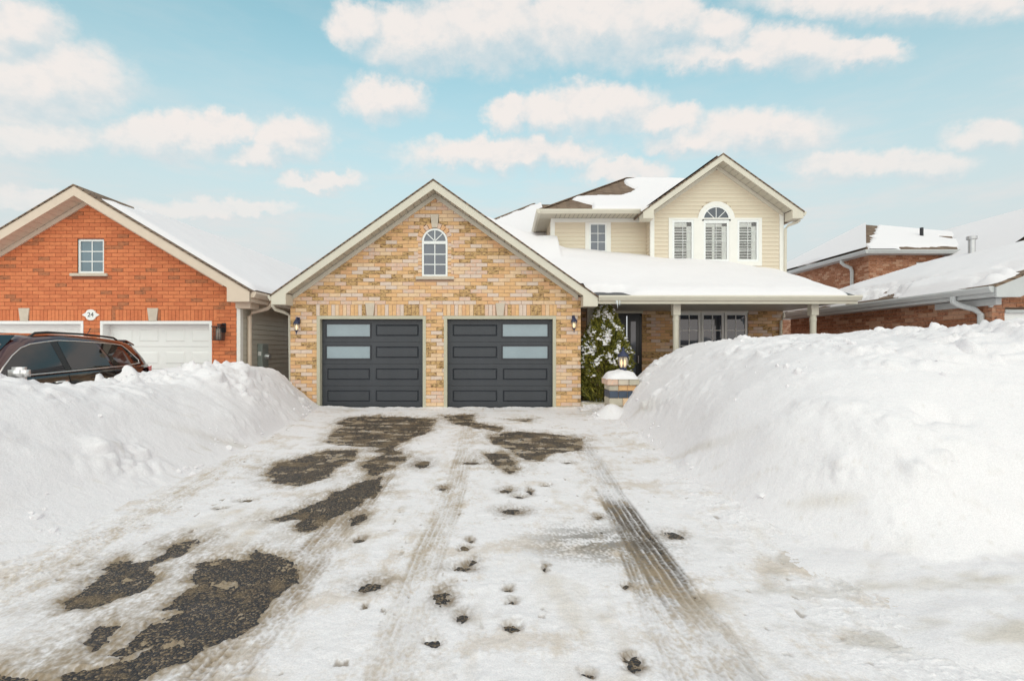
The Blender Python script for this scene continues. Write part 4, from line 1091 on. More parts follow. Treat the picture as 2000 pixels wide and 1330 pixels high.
    boxo('fascia', 'trim', hip, ex, 3.9, ey, ey + .02, 5.28, 5.375); boxo('fascia', 'trim', hip, ex, ex + .02, ey + .02, 21.9, 5.28, 5.375)
    gutter_x(hip, ex - .1, 3.88, ey - .001, 5.39); gutter_y(hip, ey - .1, 21.9, ex - .001, 5.389, -1)
    MB().tube([(ex, ey, eh + .012), tuple(a + b for a, b in zip(ap, (0, 0, .012))), (ap[0] + 1.2, ap[1], ap[2] - .01)], .09, 6, r2=.022).build('hip_ridge', 'shingle_brown', hip)
    store.finish()
    # ---- snow lying on the roofs
    xs = np.arange(-1.7, 8.2, .05); ys = np.concatenate([np.arange(11.64, 12.4, .02), np.arange(12.4, 20.5, .06)]); X, Y = np.meshgrid(xs, ys)
    front = ze + pr * (Y - pe)
    rear = 3.9 + .6 * (Y - 14.9)
    bs = np.where(X < 1.6, np.maximum(front, rear), front)
    up_ = sstep(11.7, 15, Y)
    th = .07 + .06 * sstep(11.7, 12.1, Y) + up_ * np.interp(X, [1.4, 2.3, 3.4, 4.5, 5.5, 6.5, 7.3, 8.1], [.62, .55, .46, .36, .32, .24, .08, .0])
    th = th - .13 * sstep(.35, 0, X1 + .02 - X) * 1.0
    th = np.where((X < 1.6), th * (1 - sstep(15, 16, Y)) + .13 * sstep(15, 16, Y), th) + .045 * fbm(X * .8, Y * .8, 4, 400) + .02 * fbm(X * 3, Y * 3, 3, 405) * sstep(13, 11.7, Y)
    edge = sstep(11.66, 11.86, Y) ** .5
    Z1 = bs - .04 + (th + .04) * edge
    gar = zpk - p * np.abs(X - cx) + .12 + .03 * fbm(X * .9, Y * .9, 3, 410)
    gar = np.where((Y < 12.05) | (X > 2.35), -9, gar)
    # drift in the pocket between the garage roof and the wall
    pocket = np.clip(4.55 - .40 * (X - 1.4) + .12 * (Y - 15.2), 0, 9) - .7 * np.clip(14.9 - Y, 0, 9)
    Z1 = np.where(X < 2.9, np.maximum(Z1, pocket), Z1)
    hipd = X - 1.15 + (20.3 - Y) * .861                        # >0 on the roof, right of the left hip
    Z1 = np.where((X < 1.6) & (Y > 15) & (hipd < .30 + .12 * fbm(Y * 2, X * 2, 2, 5)), rear - .3, Z1)
    Z = np.maximum(Z1, gar)
    bare = sstep(12.28, 12.02, Y + .12 * fbm(X * 3, Y * 3, 2, 420)) * sstep(3.25, 2.75, X + .3 * (Y - 11.7)) * sstep(1.9, 2.2, X)
    Z = Z * (1 - bare) + (front - .05) * bare
    # the sheet stops under the upper walls
    keep = ~((X > 4.35) & (Y > 14.85)) & ~((X > 1.5) & (Y > 15.35)) & ~((X < 1.88) & (Y < 12.3)) & ((X > 2.2) | (Y > 11.8)) & ((hipd > -.05) | (Y < 15)) & (Y < 20.31)
    grid_mesh('roof_snow', X, Y, Z, 'snow_roof', porch, keep=keep, keep_all=True)
    # on the hipped roof
    xs = np.arange(1.1, 6.4, .035); ys = np.arange(14.58, ap[1] + .06, .035); X, Y = np.meshgrid(xs, ys)
    pl = eh + .61 * (Y - ey) - .02 * np.clip(X - ap[0], 0, 3)
    n = .20 * fbm(X * 1.6, Y * 1.6, 3, 431) + .05 * fbm(X * 8, Y * 8, 2, 441)
    v = (Y - ey) / t                                       # 0 eave .. 1 ridge
    lim = np.interp(v, [0, .12, .2, .27, .33, .37, .45, .6, .75, .9, 1], [2.5, 2.55, 2.3, 2.05, 2.2, 3.6, 3.9, 4.25, 4.05, 4.1, 4.7])
    m_ = sstep(-.04, .09, X - lim + n * .35)
    Z = pl - .05 + m_ * (.13 + .03 * fbm(X, Y, 2, 5)) * sstep(ap[1] + .06, ap[1] - .1, Y) ** .5 * sstep(14.56, 14.75, Y) ** .5
    grid_mesh('roof_snow', X, Y, Z, 'snow_roof', hip, keep=(m_ > .0) & (X < 4.08 + .853 * (Y - ey)))
    # garage roof, both slopes
    xs = np.arange(-5.28, -1.4, .1); ys = np.arange(12.0, 16.6, .1); X, Y = np.meshgrid(xs, ys)
    Z = zpk - p * np.abs(X - cx) + .10 * np.minimum(1, np.minimum((X + 5.3) * 4, (Y - 11.95) * 4)) + .03 * fbm(X, Y, 3, 9)
    grid_mesh('roof_snow', X, Y, Z, 'snow_roof', root)
    xs = np.arange(ucx - 2.2, ucx + 2.21, .1); ys = np.arange(14.7, 19, .1); X, Y = np.meshgrid(xs, ys)
    grid_mesh('roof_snow', X, Y, uz - up * np.abs(X - ucx) + .09 + .02 * fbm(X, Y, 3, 19), 'snow_roof', root)
    return root
tan_house()

# ------------------------------------------------------------------ neighbour on the left: orange brick bungalow
def red_house():
    root = thing('brick_house', (-9.8, 14, -.13), 'orange brick bungalow with white garage doors and number plaque', 'house')
    F = 12.1; cx = -9.84; p = .60; zpk = 5.17
    store = BrickStore(root, ['red_a', 'red_b', 'red_c'])
    ztop = SZ(627, F); band = (ztop + .002, ztop + .002 + 3 * .089)
    d2 = (SX(196, F), SX(414, F)); d1 = (SX(-60, F), SX(163, F))
    wn = (SX(151, F), SX(203, F), SZ(534, F), SZ(467, F))
    wx1 = SX(462, F)
    def inside(z):
        h = min(cx * -1 + wx1, (zpk - .30 - z) / p); return (max(cx - h, -13.2), cx + h) if h > .03 else None
    ops = [lambda z, za, zb: d1 if za < ztop - .01 else None, lambda z, za, zb: d2 if za < ztop - .01 else None,
           lambda z, za, zb: (d1[0] - .02, d2[1] + .12) if zb > band[0] and za < band[1] - .02 else None,
           lambda z, za, zb: (wn[0], wn[1]) if zb > wn[2] and za < wn[3] else ((wn[0] - .13, wn[1] + .09) if zb > wn[2] - .075 and za < wn[2] else None)]
    w = brick_wall(root, store, 'front_wall', -13.2, wx1, band[0] + .005 - 25 * .089, 5.0, F, inside, ops, 'mortar_red', pick_red, prio=5, seed=1)
    boxo('lintel', 'mortar_red', root, d1[0] - .02, d2[1] + .12, F + .008, F + .1, band[0], band[1] + .09)
    boxo('sill_bed', 'mortar_red', root, wn[0] - .14, wn[1] + .10, F + .006, F + .03, wn[2] - .16, wn[2] - .05); boxo('head_bed', 'mortar_red', root, wn[0], wn[1], F + .006, F + .03, wn[3] - .001, wn[3] + .1)
    k1, k2 = SX(48, F), SX(299, F)
    soldier(store, w, d1[0] - .02, d2[1] + .12, band[0] + .004, band[1] - .006, F, [(k1 - .115, k1 + .115), (k2 - .115, k2 + .115)], pick_red, 4)
    for k in (k1, k2): keystone(root, k, band[0], band[1] + .035, .18, .26, F)
    store.finish()
    window(root, *wn, F + .03, 2, 3, fw=.05, glass='glass_blue', mun=.022)
    boxo('dark_backing', 'interior', root, -10.6, -9.0, F + .3, F + .32, 2.0, 4.3)  # dark sheet added for the gloom behind the gable window
    boxo('sill', 'stone', root, wn[0] - .15, wn[1] + .10, F - .05, F + .06, wn[2] - .07, wn[2] - .002, bevel=.006)
    for d in (d1, d2):
        jb = MB(); jb.box(d[0], d[0] + .06, F - .01, F + .3, -.15, ztop); jb.box(d[1] - .06, d[1], F - .01, F + .3, -.15, ztop); jb.box(d[0] + .06, d[1] - .06, F - .01, F + .3, ztop - .07, ztop)
        jb.build('door_jamb', 'door_white', root)
        lx0, lx1, y = d[0] + .06, d[1] - .06, F + .22
        door = MB().box(lx0, lx1, y + .02, y + .06, -.14, ztop - .07).build('garage_door', 'door_white', root)
        H = (ztop - .07 + .14) / 4
        for r in range(4):
            za = -.14 + r * H; W = (lx1 - lx0) / 4
            boxo('door_section', 'door_white', door, lx0, lx1, y, y + .02, za + .003, za + H - .004, bevel=.003)
            for c in range(4):
                a, b = lx0 + c * W + .08, lx0 + (c + 1) * W - .08
                mb = MB(); q = .03
                mb.add([(a, y - .0005, za + .12), (b, y - .0005, za + .12), (b, y - .0005, za + H - .12), (a, y - .0005, za + H - .12),
                        (a + q, y - .016, za + .12 + q), (b - q, y - .016, za + .12 + q), (b - q, y - .016, za + H - .12 - q), (a + q, y - .016, za + H - .12 - q)],
                       [(4, 5, 6, 7), (0, 1, 5, 4), (1, 2, 6, 5), (2, 3, 7, 6), (3, 0, 4, 7)])
                mb.build('raised_panel', 'door_white', door)
    roof = gable_roof(root, cx, 4.0, 4.02, zpk, p, 11.70, 26, F, None, fh=.22, boxw=.52, frieze=.11, tr='trim_pink', sof='trim_pink', wl=-13.3, wr=wx1 - .3)
    xe = cx + 4.02; zet = zpk - p * 4.02
    boxo('eave_return', 'trim_pink', roof, xe - .47, xe - .12, F - .12, F + .3, zet - .40, zet - .27)
    boxo('soffit_panel', 'trim_pink', roof, wx1 - .02, xe, F + .005, 24, zet - .27, zet - .25)
    boxo('fascia', 'trim_pink', roof, xe - .02, xe + .004, 11.74, 24, zet - .25, zet - .05)
    gutter_y(roof, 11.75, 24, xe + .005, zet - .04, 1, 'trim_pink', d=.12, h=.13)
    # side wall of vinyl boards
    sx = wx1 + .07
    sw = boxo('siding_wall', 'siding_grey', root, wx1 - .2, sx - .012, F + .1, 23, -.2, zet - .26)
    boxo('corner_board', 'trim_white', root, wx1 + .003, sx + .02, F + .0, F + .13, -.2, zet - .27)
    LH = .125
    for i in range(int((zet - .3) / LH) + 1):
        z = -.1 + i * LH
        MB().prism([(sx - .012, z), (sx + .012, z), (sx + .012, z + .012), (sx - .006, z + LH), (sx - .012, z + LH)], F + .13, 22.9).build('siding_board', 'siding_grey', sw)
    downspout(root, [(xe + .06, F + .55, zet - .15), (xe + .06, F + .55, zet - .26), (xe + .0, F + .5, zet - .36), (sx + .12, F + .36, zet - .46), (sx + .075, F + .33, zet - .56), (sx + .075, F + .33, -.2)], 'trim_pink', r=.05)
    # snow on the slope that can be seen
    xs = np.arange(cx + .02, xe + .02, .07); ys = np.arange(11.85, 25.9, .09); X, Y = np.meshgrid(xs, ys)
    bare = sstep(.75, .25, (X - cx) / 1.0 + .0 * Y) * sstep(14.6, 13.2, Y + 1.2 * (X - cx)) + sstep(12.15, 11.95, Y + .1 * fbm(X * 2, Y, 2, 4)) * .0
    Z = zpk - p * (X - cx) - .03 + (.14 + .03 * fbm(X, Y, 3, 29)) * (1 - np.clip(bare, 0, 1)) * np.minimum(1, (Y - 11.83) * 5) * np.minimum(1, (xe + .05 - X) * 6)
    grid_mesh('roof_snow', X, Y, Z, 'snow_roof', roof)
    xs = np.arange(cx - 3.95, cx - .05, .15); X, Y = np.meshgrid(xs, ys)
    grid_mesh('roof_snow', X, Y, zpk - p * np.abs(X - cx) + .02 + .09 * np.minimum(1, (Y - 11.85) * 3), 'snow_roof', roof)
    return root
red_house()

# ------------------------------------------------------------------ neighbour on the right: rust brick, low garage and tall rear part
def rust_house():
    root = thing('brick_house', (13, 16, 0), 'rust red brick house with snowy roofs and metal flue beyond the porch', 'house')
    store = BrickStore(root, ['rust_a', 'rust_b', 'rust_c'])
    ex = 9.25; p = .40; rx = 12.0; z0 = 2.62; zr = z0 + p * (rx - ex); F = 10.1; wx = 9.62
    zt = lambda x: zr - p * abs(x - rx)
    # garage front gable wall and long side wall
    dz = SZ(605, F); dx0 = SX(1962, F)
    brick_wall(root, store, 'front_wall', wx, 14.4, 0, 3.5, F, lambda z: (max(wx, rx - (zr - .3 - z) / p), min(14.4, rx + (zr - .3 - z) / p)) if z < zr - .32 else None,
               [lambda z, za, zb: (dx0, 14.0) if z < dz else None], 'mortar_grey', pick_rust, prio=5, seed=5)
    brick_wall(root, store, 'side_wall', F, 17.2, 0, 2.45, wx, lambda z: (F + .002, 17.2), [], 'mortar_grey', pick_rust, prio=1, axis='y', sgn=-1, seed=6)
    boxo('garage_door', 'door_white', root, dx0, 13.9, F + .05, F + .1, 0, dz - .06); boxo('door_head', 'gutter_grey', root, dx0, 14, F - .02, F + .1, dz - .06, dz)
    mb = MB(); mb.slab([(ex, 9.62, z0), (rx, 9.62, zr), (rx, 14.7, zr), (ex, 17.45, z0)][::-1], .05); mb.slab([(rx, 9.62, zr), (14.8, 9.62, zt(14.8)), (14.8, 17.4, zt(14.8)), (rx, 14.7, zr)][::-1], .05)
    mb.slab([(rx, 14.7, zr), (14.8, 17.45, z0 - .0), (ex, 17.45, z0)], .05)
    roof = mb.build('roof', 'shingle_brown', root)
    MB().prism([(ex, z0 - .05), (ex, z0 - .24), (ex + .45, z0 - .24), (rx, zr - .23), (rx, zr - .05)], 9.62, 9.65).build('rake_board', 'gutter_grey', roof)
    boxo('soffit_panel', 'gutter_grey', roof, ex + .02, wx, 9.65, 17.3, z0 - .22, z0 - .2)
    MB().prism([(ex + .4, z0 - .2), (ex + .4, z0 - .23), (rx, zr - .25), (rx, zr - .22)], 9.65, F).build('soffit_panel', 'gutter_grey', roof)
    boxo('fascia', 'gutter_grey', roof, ex, ex + .02, 9.66, 17.4, z0 - .22, z0 - .055)
    boxo('eave_return', 'gutter_grey', roof, wx - .12, wx - .005, F - .2, F + 1.2, z0 - .36, z0 - .23)
    gutter_y(roof, 9.66, 17.4, ex - .001, z0 - .03, -1, 'gutter_grey')
    downspout(root, [(ex - .05, 10.5, z0 - .14), (ex - .05, 10.5, z0 - .25), (ex + .05, 10.45, z0 - .33), (wx - .16, 10.3, z0 - .42), (wx - .075, 10.26, z0 - .52), (wx - .075, 10.26, .5)], 'gutter_grey', r=.055)
    MB().lathe([(.035, 0), (.035, .01), (.0, .012)], 0, 0, 12)
    dv = MB().tube([(SX(1934, F), F - .03, SZ(596, F)), (SX(1934, F), F + .0, SZ(596, F))], .045, 14).build('wall_vent', 'gutter_grey', root)
    xs = np.linspace(ex - .05, rx + .05, 50); ys = np.arange(9.66, 17.5, .07); X, Y = np.meshgrid(xs, ys)
    n = fbm(X * 1.2, Y * .5, 3, 500) + .5 * fbm(X * 6, Y * 2.2, 3, 510)
    bare = sstep(.05, .35, n + .1) * sstep(.75, .25, np.abs(X - ex - .42)) * .9
    roofz = np.minimum(zt(X), np.where(Y > 14.7, zr - .40 * (Y - 14.7), 99))
    Z = roofz + .17 * (1 - bare) - .05 * bare + .05 * fbm(X * .7, Y * .7, 3, 520)
    Z -= .2 * sstep(.22, .0, X - ex + .05) * (1 - .5 * bare) 
    Z = np.where(Y < 9.95, roofz + (Z - roofz) * np.clip((Y - 9.66) / .25, 0, 1) - .01, Z)
    grid_mesh('roof_snow', X, Y, Z, 'snow_roof', roof)
    fl = (SX(1898, 13.1), 13.1)
    f = MB().lathe([(.075, 3.45), (.075, 4.2), (.11, 4.205), (.115, 4.28), (.11, 4.285)], fl[0], fl[1], 16).build('flue', 'galv', roof)
    MB().lathe([(.13, 3.62), (.10, 3.74), (.08, 3.85)], fl[0], fl[1], 14).build('flashing', 'galv', f)
    # tall rear part
    U = 20.8; ux = 14.8
    ow = (SX(1790, U), SX(1817, U), 3.6, SZ(513, U))
    brick_wall(root, store, 'upper_wall', ux, 23.5, 2.2, 5.25, U, lambda z: (ux, 23.5), [lambda z, za, zb: ow[:2] if ow[2] < z < ow[3] else None], 'mortar_grey', pick_rust, axis='x', seed=8)
    sidw = (25.2, 26.6, 3.3, 4.75)
    brick_wall(root, store, 'upper_side_wall', U, 30, 2.2, 5.25, ux, lambda z: (U + .002, 30), [lambda z, za, zb: sidw[:2] if sidw[2] < z < sidw[3] else None], 'mortar_grey', pick_rust, axis='y', sgn=-1, seed=9)
    window(root, *ow, U + .03, 1, 1, fw=.07, glass='glass_grey')
    mb = MB(); mb.box(ux + .0, ux + .06, sidw[0], sidw[0] + .09, sidw[2], sidw[3]); mb.box(ux, ux + .06, sidw[1] - .09, sidw[1], sidw[2], sidw[3]); mb.box(ux, ux + .06, sidw[0] + .09, sidw[1] - .09, sidw[3] - .09, sidw[3])
    sw = mb.build('window', 'vinyl_white', root); boxo('pane', 'glass_grey', sw, ux + .03, ux + .04, sidw[0] + .09, sidw[1] - .09, sidw[2], sidw[3] - .09)
    A = (14.45, 20.45, 5.36); B = (25.5, 20.45, 5.36); D = (17.3, 24.5, 7.36); E = (14.45, 29.5, 5.36)
    mb = MB(); mb.slab([A, B, D], .04); mb.slab([A, D, E], .04)
    ur = mb.build('upper_roof', 'shingle_brown', root)
    boxo('soffit_panel', 'gutter_grey', ur, A[0] + .02, 24, A[1] + .02, U, 5.22, 5.24); boxo('soffit_panel', 'gutter_grey', ur, A[0] + .02, ux, U, 29.5, 5.22, 5.24)
    gutter_x(ur, A[0] - .1, 24, A[1], 5.37, 'gutter_grey', h=.15); gutter_y(ur, A[1] - .1, 29.5, A[0], 5.369, -1, 'gutter_grey', h=.15)
    downspout(root, [(14.42, 21.9, 5.2), (14.42, 21.9, 5.1), (14.5, 21.85, 5.0), (14.68, 21.7, 4.85), (14.72, 21.68, 4.7), (14.72, 21.68, 3)], 'gutter_grey', r=.07)
    # snow over front and left faces, patchy
    def sheet(P0, P1, P2, P3, f, nu=70, nv=50, up=.13):
        u, v = np.meshgrid(np.linspace(0, 1, nu), np.linspace(0, 1, nv))
        Q = [(P0[i] * (1 - u) + P1[i] * u) * (1 - v) + (P3[i] * (1 - u) + P2[i] * u) * v for i in range(3)]
        bare = f(u, v, Q[0], Q[1]); Z = Q[2] + up * (1 - bare) - .06 * bare
        grid_mesh('roof_snow', Q[0], Q[1], Z, 'snow_roof', ur)
    def fa(u, v, x, y):
        n = .25 * fbm(x * .9, y * .9, 3, 530) + .12 * fbm(x * 4, y * 3, 2, 540)
        hipstrip = sstep(.12, -.12, u * (1 - v) * 11 - .12 - .5 * v ** 1.5 + n * 1.5)
        eave = sstep(.16, .06, v + n * .25) * sstep(.10, .16, u) * sstep(.58, .48, u)
        isl = sstep(1, .7, np.hypot((u - .62) / .10, (v - .42) / .10) + n)
        return np.clip(hipstrip + eave + isl, 0, 1)
    sheet(A, B, D, D, fa, 150, 80, up=.06)
    def fb(u, v, x, y):
        n = .3 * fbm(x * 1.2, y * 1.2, 3, 550)
        return np.clip(sstep(1, .6, np.hypot((u - .55) / .12, (v - .06) / .05) + n) + sstep(1, .6, np.hypot((u - .28) / .05, (v - .9) / .08) + n), 0, 1)
    sheet(E, A, D, D, fb, 100, 50)
    pv = MB().tube([(SX(1800, 22.4), 22.4, 6.0), (SX(1800, 22.4), 22.4, 6.72)], .07, 10).build('vent_pipe', 'black_iron', ur)
    # second gable at the far right
    gF = 18.0; gx = 20.6; gz1 = 6.85; gp = .66
    mb = MB(); mb.prism([(17.35, 3.2), (23.8, 3.2), (23.8, 4.6), (gx, gz1 - .22), (17.35, 4.55)], gF + .007, gF + .3); gw = mb.build('gable_wall', 'mortar_grey', root)
    brick_wall(root, store, 'gable_brickwork', 17.35, 22, 3.2, 6.6, gF - .002, lambda z: (max(17.35, gx - (gz1 - .22 - z) / gp), min(22.0, gx + (gz1 - .22 - z) / gp)) if z < gz1 - .3 else None, [], 'mortar_grey', pick_rust, seed=12)
    mb = MB(); mb.slab([(gx, gF - .35, gz1), (gx, 26, gz1), (16.95, 26, gz1 - gp * 3.65), (16.95, gF - .35, gz1 - gp * 3.65)], .05); mb.slab([(gx, 26, gz1), (gx, gF - .35, gz1), (24, gF - .35, gz1 - gp * 3.4), (24, 26, gz1 - gp * 3.4)], .05)
    g2 = mb.build('gable_roof', 'shingle_brown', root)
    MB().prism([(gx, gz1 - .05), (16.95, gz1 - gp * 3.65 - .05), (16.95, gz1 - gp * 3.65 - .25), (gx, gz1 - .25)], gF - .35, gF - .32).build('rake_board', 'trim_white', g2)
    MB().prism([(gx, gz1 - .22), (16.95, gz1 - gp * 3.65 - .22), (16.95, gz1 - gp * 3.65 - .25), (gx, gz1 - .25)], gF - .32, gF).build('soffit_panel', 'trim_white', g2)
    X, Y = np.meshgrid(np.linspace(16.9, gx, 30), np.linspace(gF - .2, 26, 40)); grid_mesh('roof_snow', X, Y, gz1 - gp * (gx - X) + .14, 'snow_roof', g2)
    store.finish()
rust_house()

# ------------------------------------------------------------------ cedar beside the garage
def cedar():
    bx, by = SX(1181, 12.45), 12.45; h0, h1 = .10, SZ(588, 12.45)
    root = thing('cedar_shrub', (bx, by, .05), 'pointed green cedar dusted with snow beside the front door', 'shrub')
    MB().tube([(bx, by, -.05), (bx + .01, by, .8), (bx, by + .01, 1.6), (bx, by, h1 - .2)], [.06, .05, .03, .01], 8).build('trunk', 'bark', root, smooth=True)
    rr = random.Random(3)
    rad = lambda t: .61 * (min(1, t * 5 + .55)) * (1 - max(0, (t - .28) / .72) ** 1.75) + .02
    mb = MB(); snow = MB()
    def spray(c, d, ln, wd):
        side = d.cross(Vector((rr.uniform(-1, 1), rr.uniform(-1, 1), rr.uniform(-.4, .4)))).normalized(); up = d.cross(side)
        a = c; b = c + d * ln * .55 + up * ln * .04; e = c + d * ln
        mb.add([a - side * wd * .2, a + side * wd * .2, b + side * wd * .5, e, b - side * wd * .5], [(0, 1, 2, 3, 4)])
    for i in range(20000):
        t = rr.random() ** .85; a = rr.uniform(0, 2 * math.pi); 
        lumpy = 1 + .10 * math.sin(a * 5 + t * 19) + .07 * math.sin(a * 9 - t * 31) + .05 * math.sin(a * 17 + t * 53)
        q = rad(t) * lumpy * (1 - .45 * rr.random() ** 2.2)
        c = Vector((bx + q * math.cos(a), by + q * math.sin(a), h0 + (h1 - h0) * t))
        d = Vector((math.cos(a) * .7 + rr.uniform(-.5, .5), math.sin(a) * .7 + rr.uniform(-.5, .5), .75 + rr.uniform(-.4, .6))).normalized()
        spray(c, d, rr.uniform(.05, .11), rr.uniform(.018, .034))
    for i in range(14): spray(Vector((bx + .015 * math.cos(i), by, h1 - .1 + .01 * i)), Vector((rr.uniform(-.25, .25), rr.uniform(-.2, .2), 1)).normalized(), .13, .025)
    mb.build('foliage', 'cedar', root, fix=False)
    # clumps of snow caught on the upper sprays
    bm = bmesh.new()
    n = 0
    while n < 1000:
        t = rr.random(); a = rr.uniform(math.pi * .9, math.pi * 2.12)
        keepp = sstep(.20, .62, np.array(t)) * (.35 + .65 * max(0, math.cos(a - math.pi * 1.38)))
        cl = float(perlin(np.array([a * 2.3]), np.array([t * 8.5]), 6)[0])
        if rr.random() > keepp or cl < -.05: continue
        n += 1
        lumpy = 1 + .10 * math.sin(a * 5 + t * 19) + .07 * math.sin(a * 9 - t * 31)
        q = rad(t) * lumpy + rr.uniform(-.03, .025); s = .012 + .034 * rr.random() ** 1.5
        mtx = Matrix.Translation((bx + q * math.cos(a), by + q * math.sin(a), h0 + (h1 - h0) * t + .03)) @ Matrix.Rotation(rr.uniform(0, 6), 4, 'Z') @ Matrix.Diagonal((s * rr.uniform(.9, 1.9), s * rr.uniform(.8, 1.4), s * rr.uniform(.5, .9), 1))
        r = bmesh.ops.create_icosphere(bm, subdivisions=1, radius=1, matrix=mtx)
        for v in r['verts']: v.co += Vector((rr.uniform(-1, 1), rr.uniform(-1, 1), rr.uniform(-1, 1))) * s * .22
    me = bpy.data.meshes.new('snow_clumps'); bm.to_mesh(me); bm.free(); me.materials.append(M['snow'])
    me.transform(Matrix.Translation((-bx, -by, -.05))); me.polygons.foreach_set('use_smooth', [True] * len(me.polygons))
    o = bpy.data.objects.new('snow_dusting', me); COL.objects.link(o); o.parent = root; o['kind'] = 'stuff'
    # snow at its foot
    X, Y = np.meshgrid(np.linspace(1.72, 3.1, 70), np.linspace(11.3, 12.9, 80))
    Z = .02 + .12 * sstep(11.4, 12.1, Y) + .05 * fbm(X * 2.2, Y * 2.2, 4, 600) + .03 * billow(X * 6, Y * 6, 2, 610)
    Z = np.where(X < 1.83, np.minimum(Z, .05 + .1 * (X - 1.72)), Z) - .1 * sstep(11.5, 11.3, Y)
    o = grid_mesh('planting_bed', X, Y, Z, 'snow', kind='structure')
cedar()

# ------------------------------------------------------------------ stone pillar with lantern
def pillar():
    d = 10.75; px = SX(1211, d); root = thing('stone_pillar', (px, d, 0), 'low block pillar capped with a snow dome, half buried in snow', 'pillar')
    w = .29; zt = SZ(738, d)
    def course(z0, z1, hw, mts, n):
        st = 2 * hw / n
        for f in range(2):
            for i in range(n):
                boxo('stone_block', mts[i % len(mts)], root, px - hw + i * st + .003, px - hw + (i + 1) * st - .003, d - hw + f * hw + .003, d - hw + (f + 1) * hw - .003, z0 + .003, z1 - .003, bevel=.012)
    course(zt - .135, zt, w + .04, ['brick_rose', 'stone', 'concrete'], 3)
    course(zt - .25, zt - .135, w - .01, ['concrete', 'brick_gold', 'brick_gold'], 3)
    course(zt - .40, zt - .25, w - .01, ['slate', 'slate'], 3)
    course(zt - .56, zt - .40, w - .01, ['concrete', 'brick_straw'], 2)
    course(zt - .72, zt - .56, w - .01, ['concrete', 'brick_rose'], 2)
    course(-.1, zt - .72, w - .01, ['brick_gold', 'concrete'], 2)
    boxo('core', 'mortar_grey', root, px - w + .03, px + w - .03, d - w + .03, d + w - .03, -.1, zt - .01)
    u, v = np.meshgrid(np.linspace(-1, 1, 40), np.linspace(-1, 1, 40)); hw = w + .05
    r = np.maximum(np.abs(u), np.abs(v)); k = np.sqrt(u * u + v * v)
    Z = zt - .01 + (.19 * (1 - np.clip(k / 1.25, 0, 1) ** 2.0) + .03 * fbm(u * 2, v * 2, 3, 620)) * sstep(1.0, .86, r) ** .6
    grid_mesh('snow_cap', px + u * hw, d + v * hw, Z, 'snow', root)
    # lantern
    lx, ly, z = SX(1217, d), d, zt + .17
    LS = 1.22
    lm = thing('post_lantern', (lx, ly, z), 'lit dark blue post lantern standing in the snow on the pillar', 'lantern')
    MB().lathe([(.05, z - .12), (.05, z), (.062, z + .012), (.062, z + .028), (.05, z + .036)], lx, ly, 18).build('base', 'blue_iron', lm, smooth=False)
    prof = [(.052, z + .036), (.075, z + .08), (.09, z + .14), (.088, z + .19), (.076, z + .225)]
    MB().lathe(prof, lx, ly, 20).build('glass', 'lamp_glass', lm, smooth=True)
    for i in range(6):
        a = math.pi / 3 * i + .3
        MB().tube([(lx + (r + .004) * math.cos(a), ly + (r + .004) * math.sin(a), q) for r, q in prof], .006, 6).build('rib', 'blue_iron', lm)
    MB().lathe([(.098, z + .222), (.100, z + .235), (.085, z + .262), (.05, z + .30), (.03, z + .32), (.022, z + .345), (.028, z + .355), (.012, z + .375), (.003, z + .40)], lx, ly, 20).build('hood', 'blue_iron', lm, smooth=True)
    for q in (-.028, .028):
        MB().lathe([(.008, z + .05), (.018, z + .10), (.02, z + .13), (.012, z + .165), (.003, z + .185)], lx + q, ly, 12).build('bulb', 'bulb', lm, smooth=True)
    lm.scale = (LS, LS, LS)
pillar()

# ------------------------------------------------------------------ wall lamps, plaque, meter
def coach_lamp(x, y, z, label):
    t = thing('wall_lamp', (x, y, z), label, 'wall lamp', 'lit coach lamps on the tan garage wall')
    MB().box(x - .035, x + .035, y - .02, y + .005, z + .06, z + .22).build('back_plate', 'blue_iron', t, bevel=.006)
    MB().tube([(x, y - .01, z + .17), (x, y - .06, z + .215), (x, y - .12, z + .20), (x, y - .125, z + .17)], .012, 8).build('arm', 'blue_iron', t, smooth=True)
    cy = y - .125
    MB().lathe([(.078, z + .06), (.082, z + .068), (.055, z + .125), (.02, z + .165), (.01, z + .21), (.002, z + .23)], x, cy, 8).build('hood', 'blue_iron', t)
    MB().lathe([(.038, z - .085), (.062, z + .06)], x, cy, 8).build('glass', 'lamp_glass', t)
    for i in range(8):
        a = math.pi / 4 * i
        MB().tube([(x + .040 * math.cos(a), cy + .040 * math.sin(a), z - .085), (x + .064 * math.cos(a), cy + .064 * math.sin(a), z + .06)], .004, 5).build('glazing_bar', 'blue_iron', t)
    MB().lathe([(.044, z - .084), (.044, z - .095), (.022, z - .115), (.01, z - .14), (.012, z - .15), (.003, z - .19)], x, cy, 12).build('finial', 'blue_iron', t)
    MB().lathe([(.012, z - .08), (.028, z - .03), (.026, z + .01), (.006, z + .045)], x, cy, 12).build('bulb', 'bulb_dim', t, smooth=True)
coach_lamp(SX(580, 12.0), 12.1, SZ(638, 12.0), 'small lit coach lamp on the brick pier nearest the vinyl sided bungalow')
coach_lamp(SX(1121, 12.0), 12.1, SZ(634, 12.0), 'small lit coach lamp on the brick pier beside the cedar')
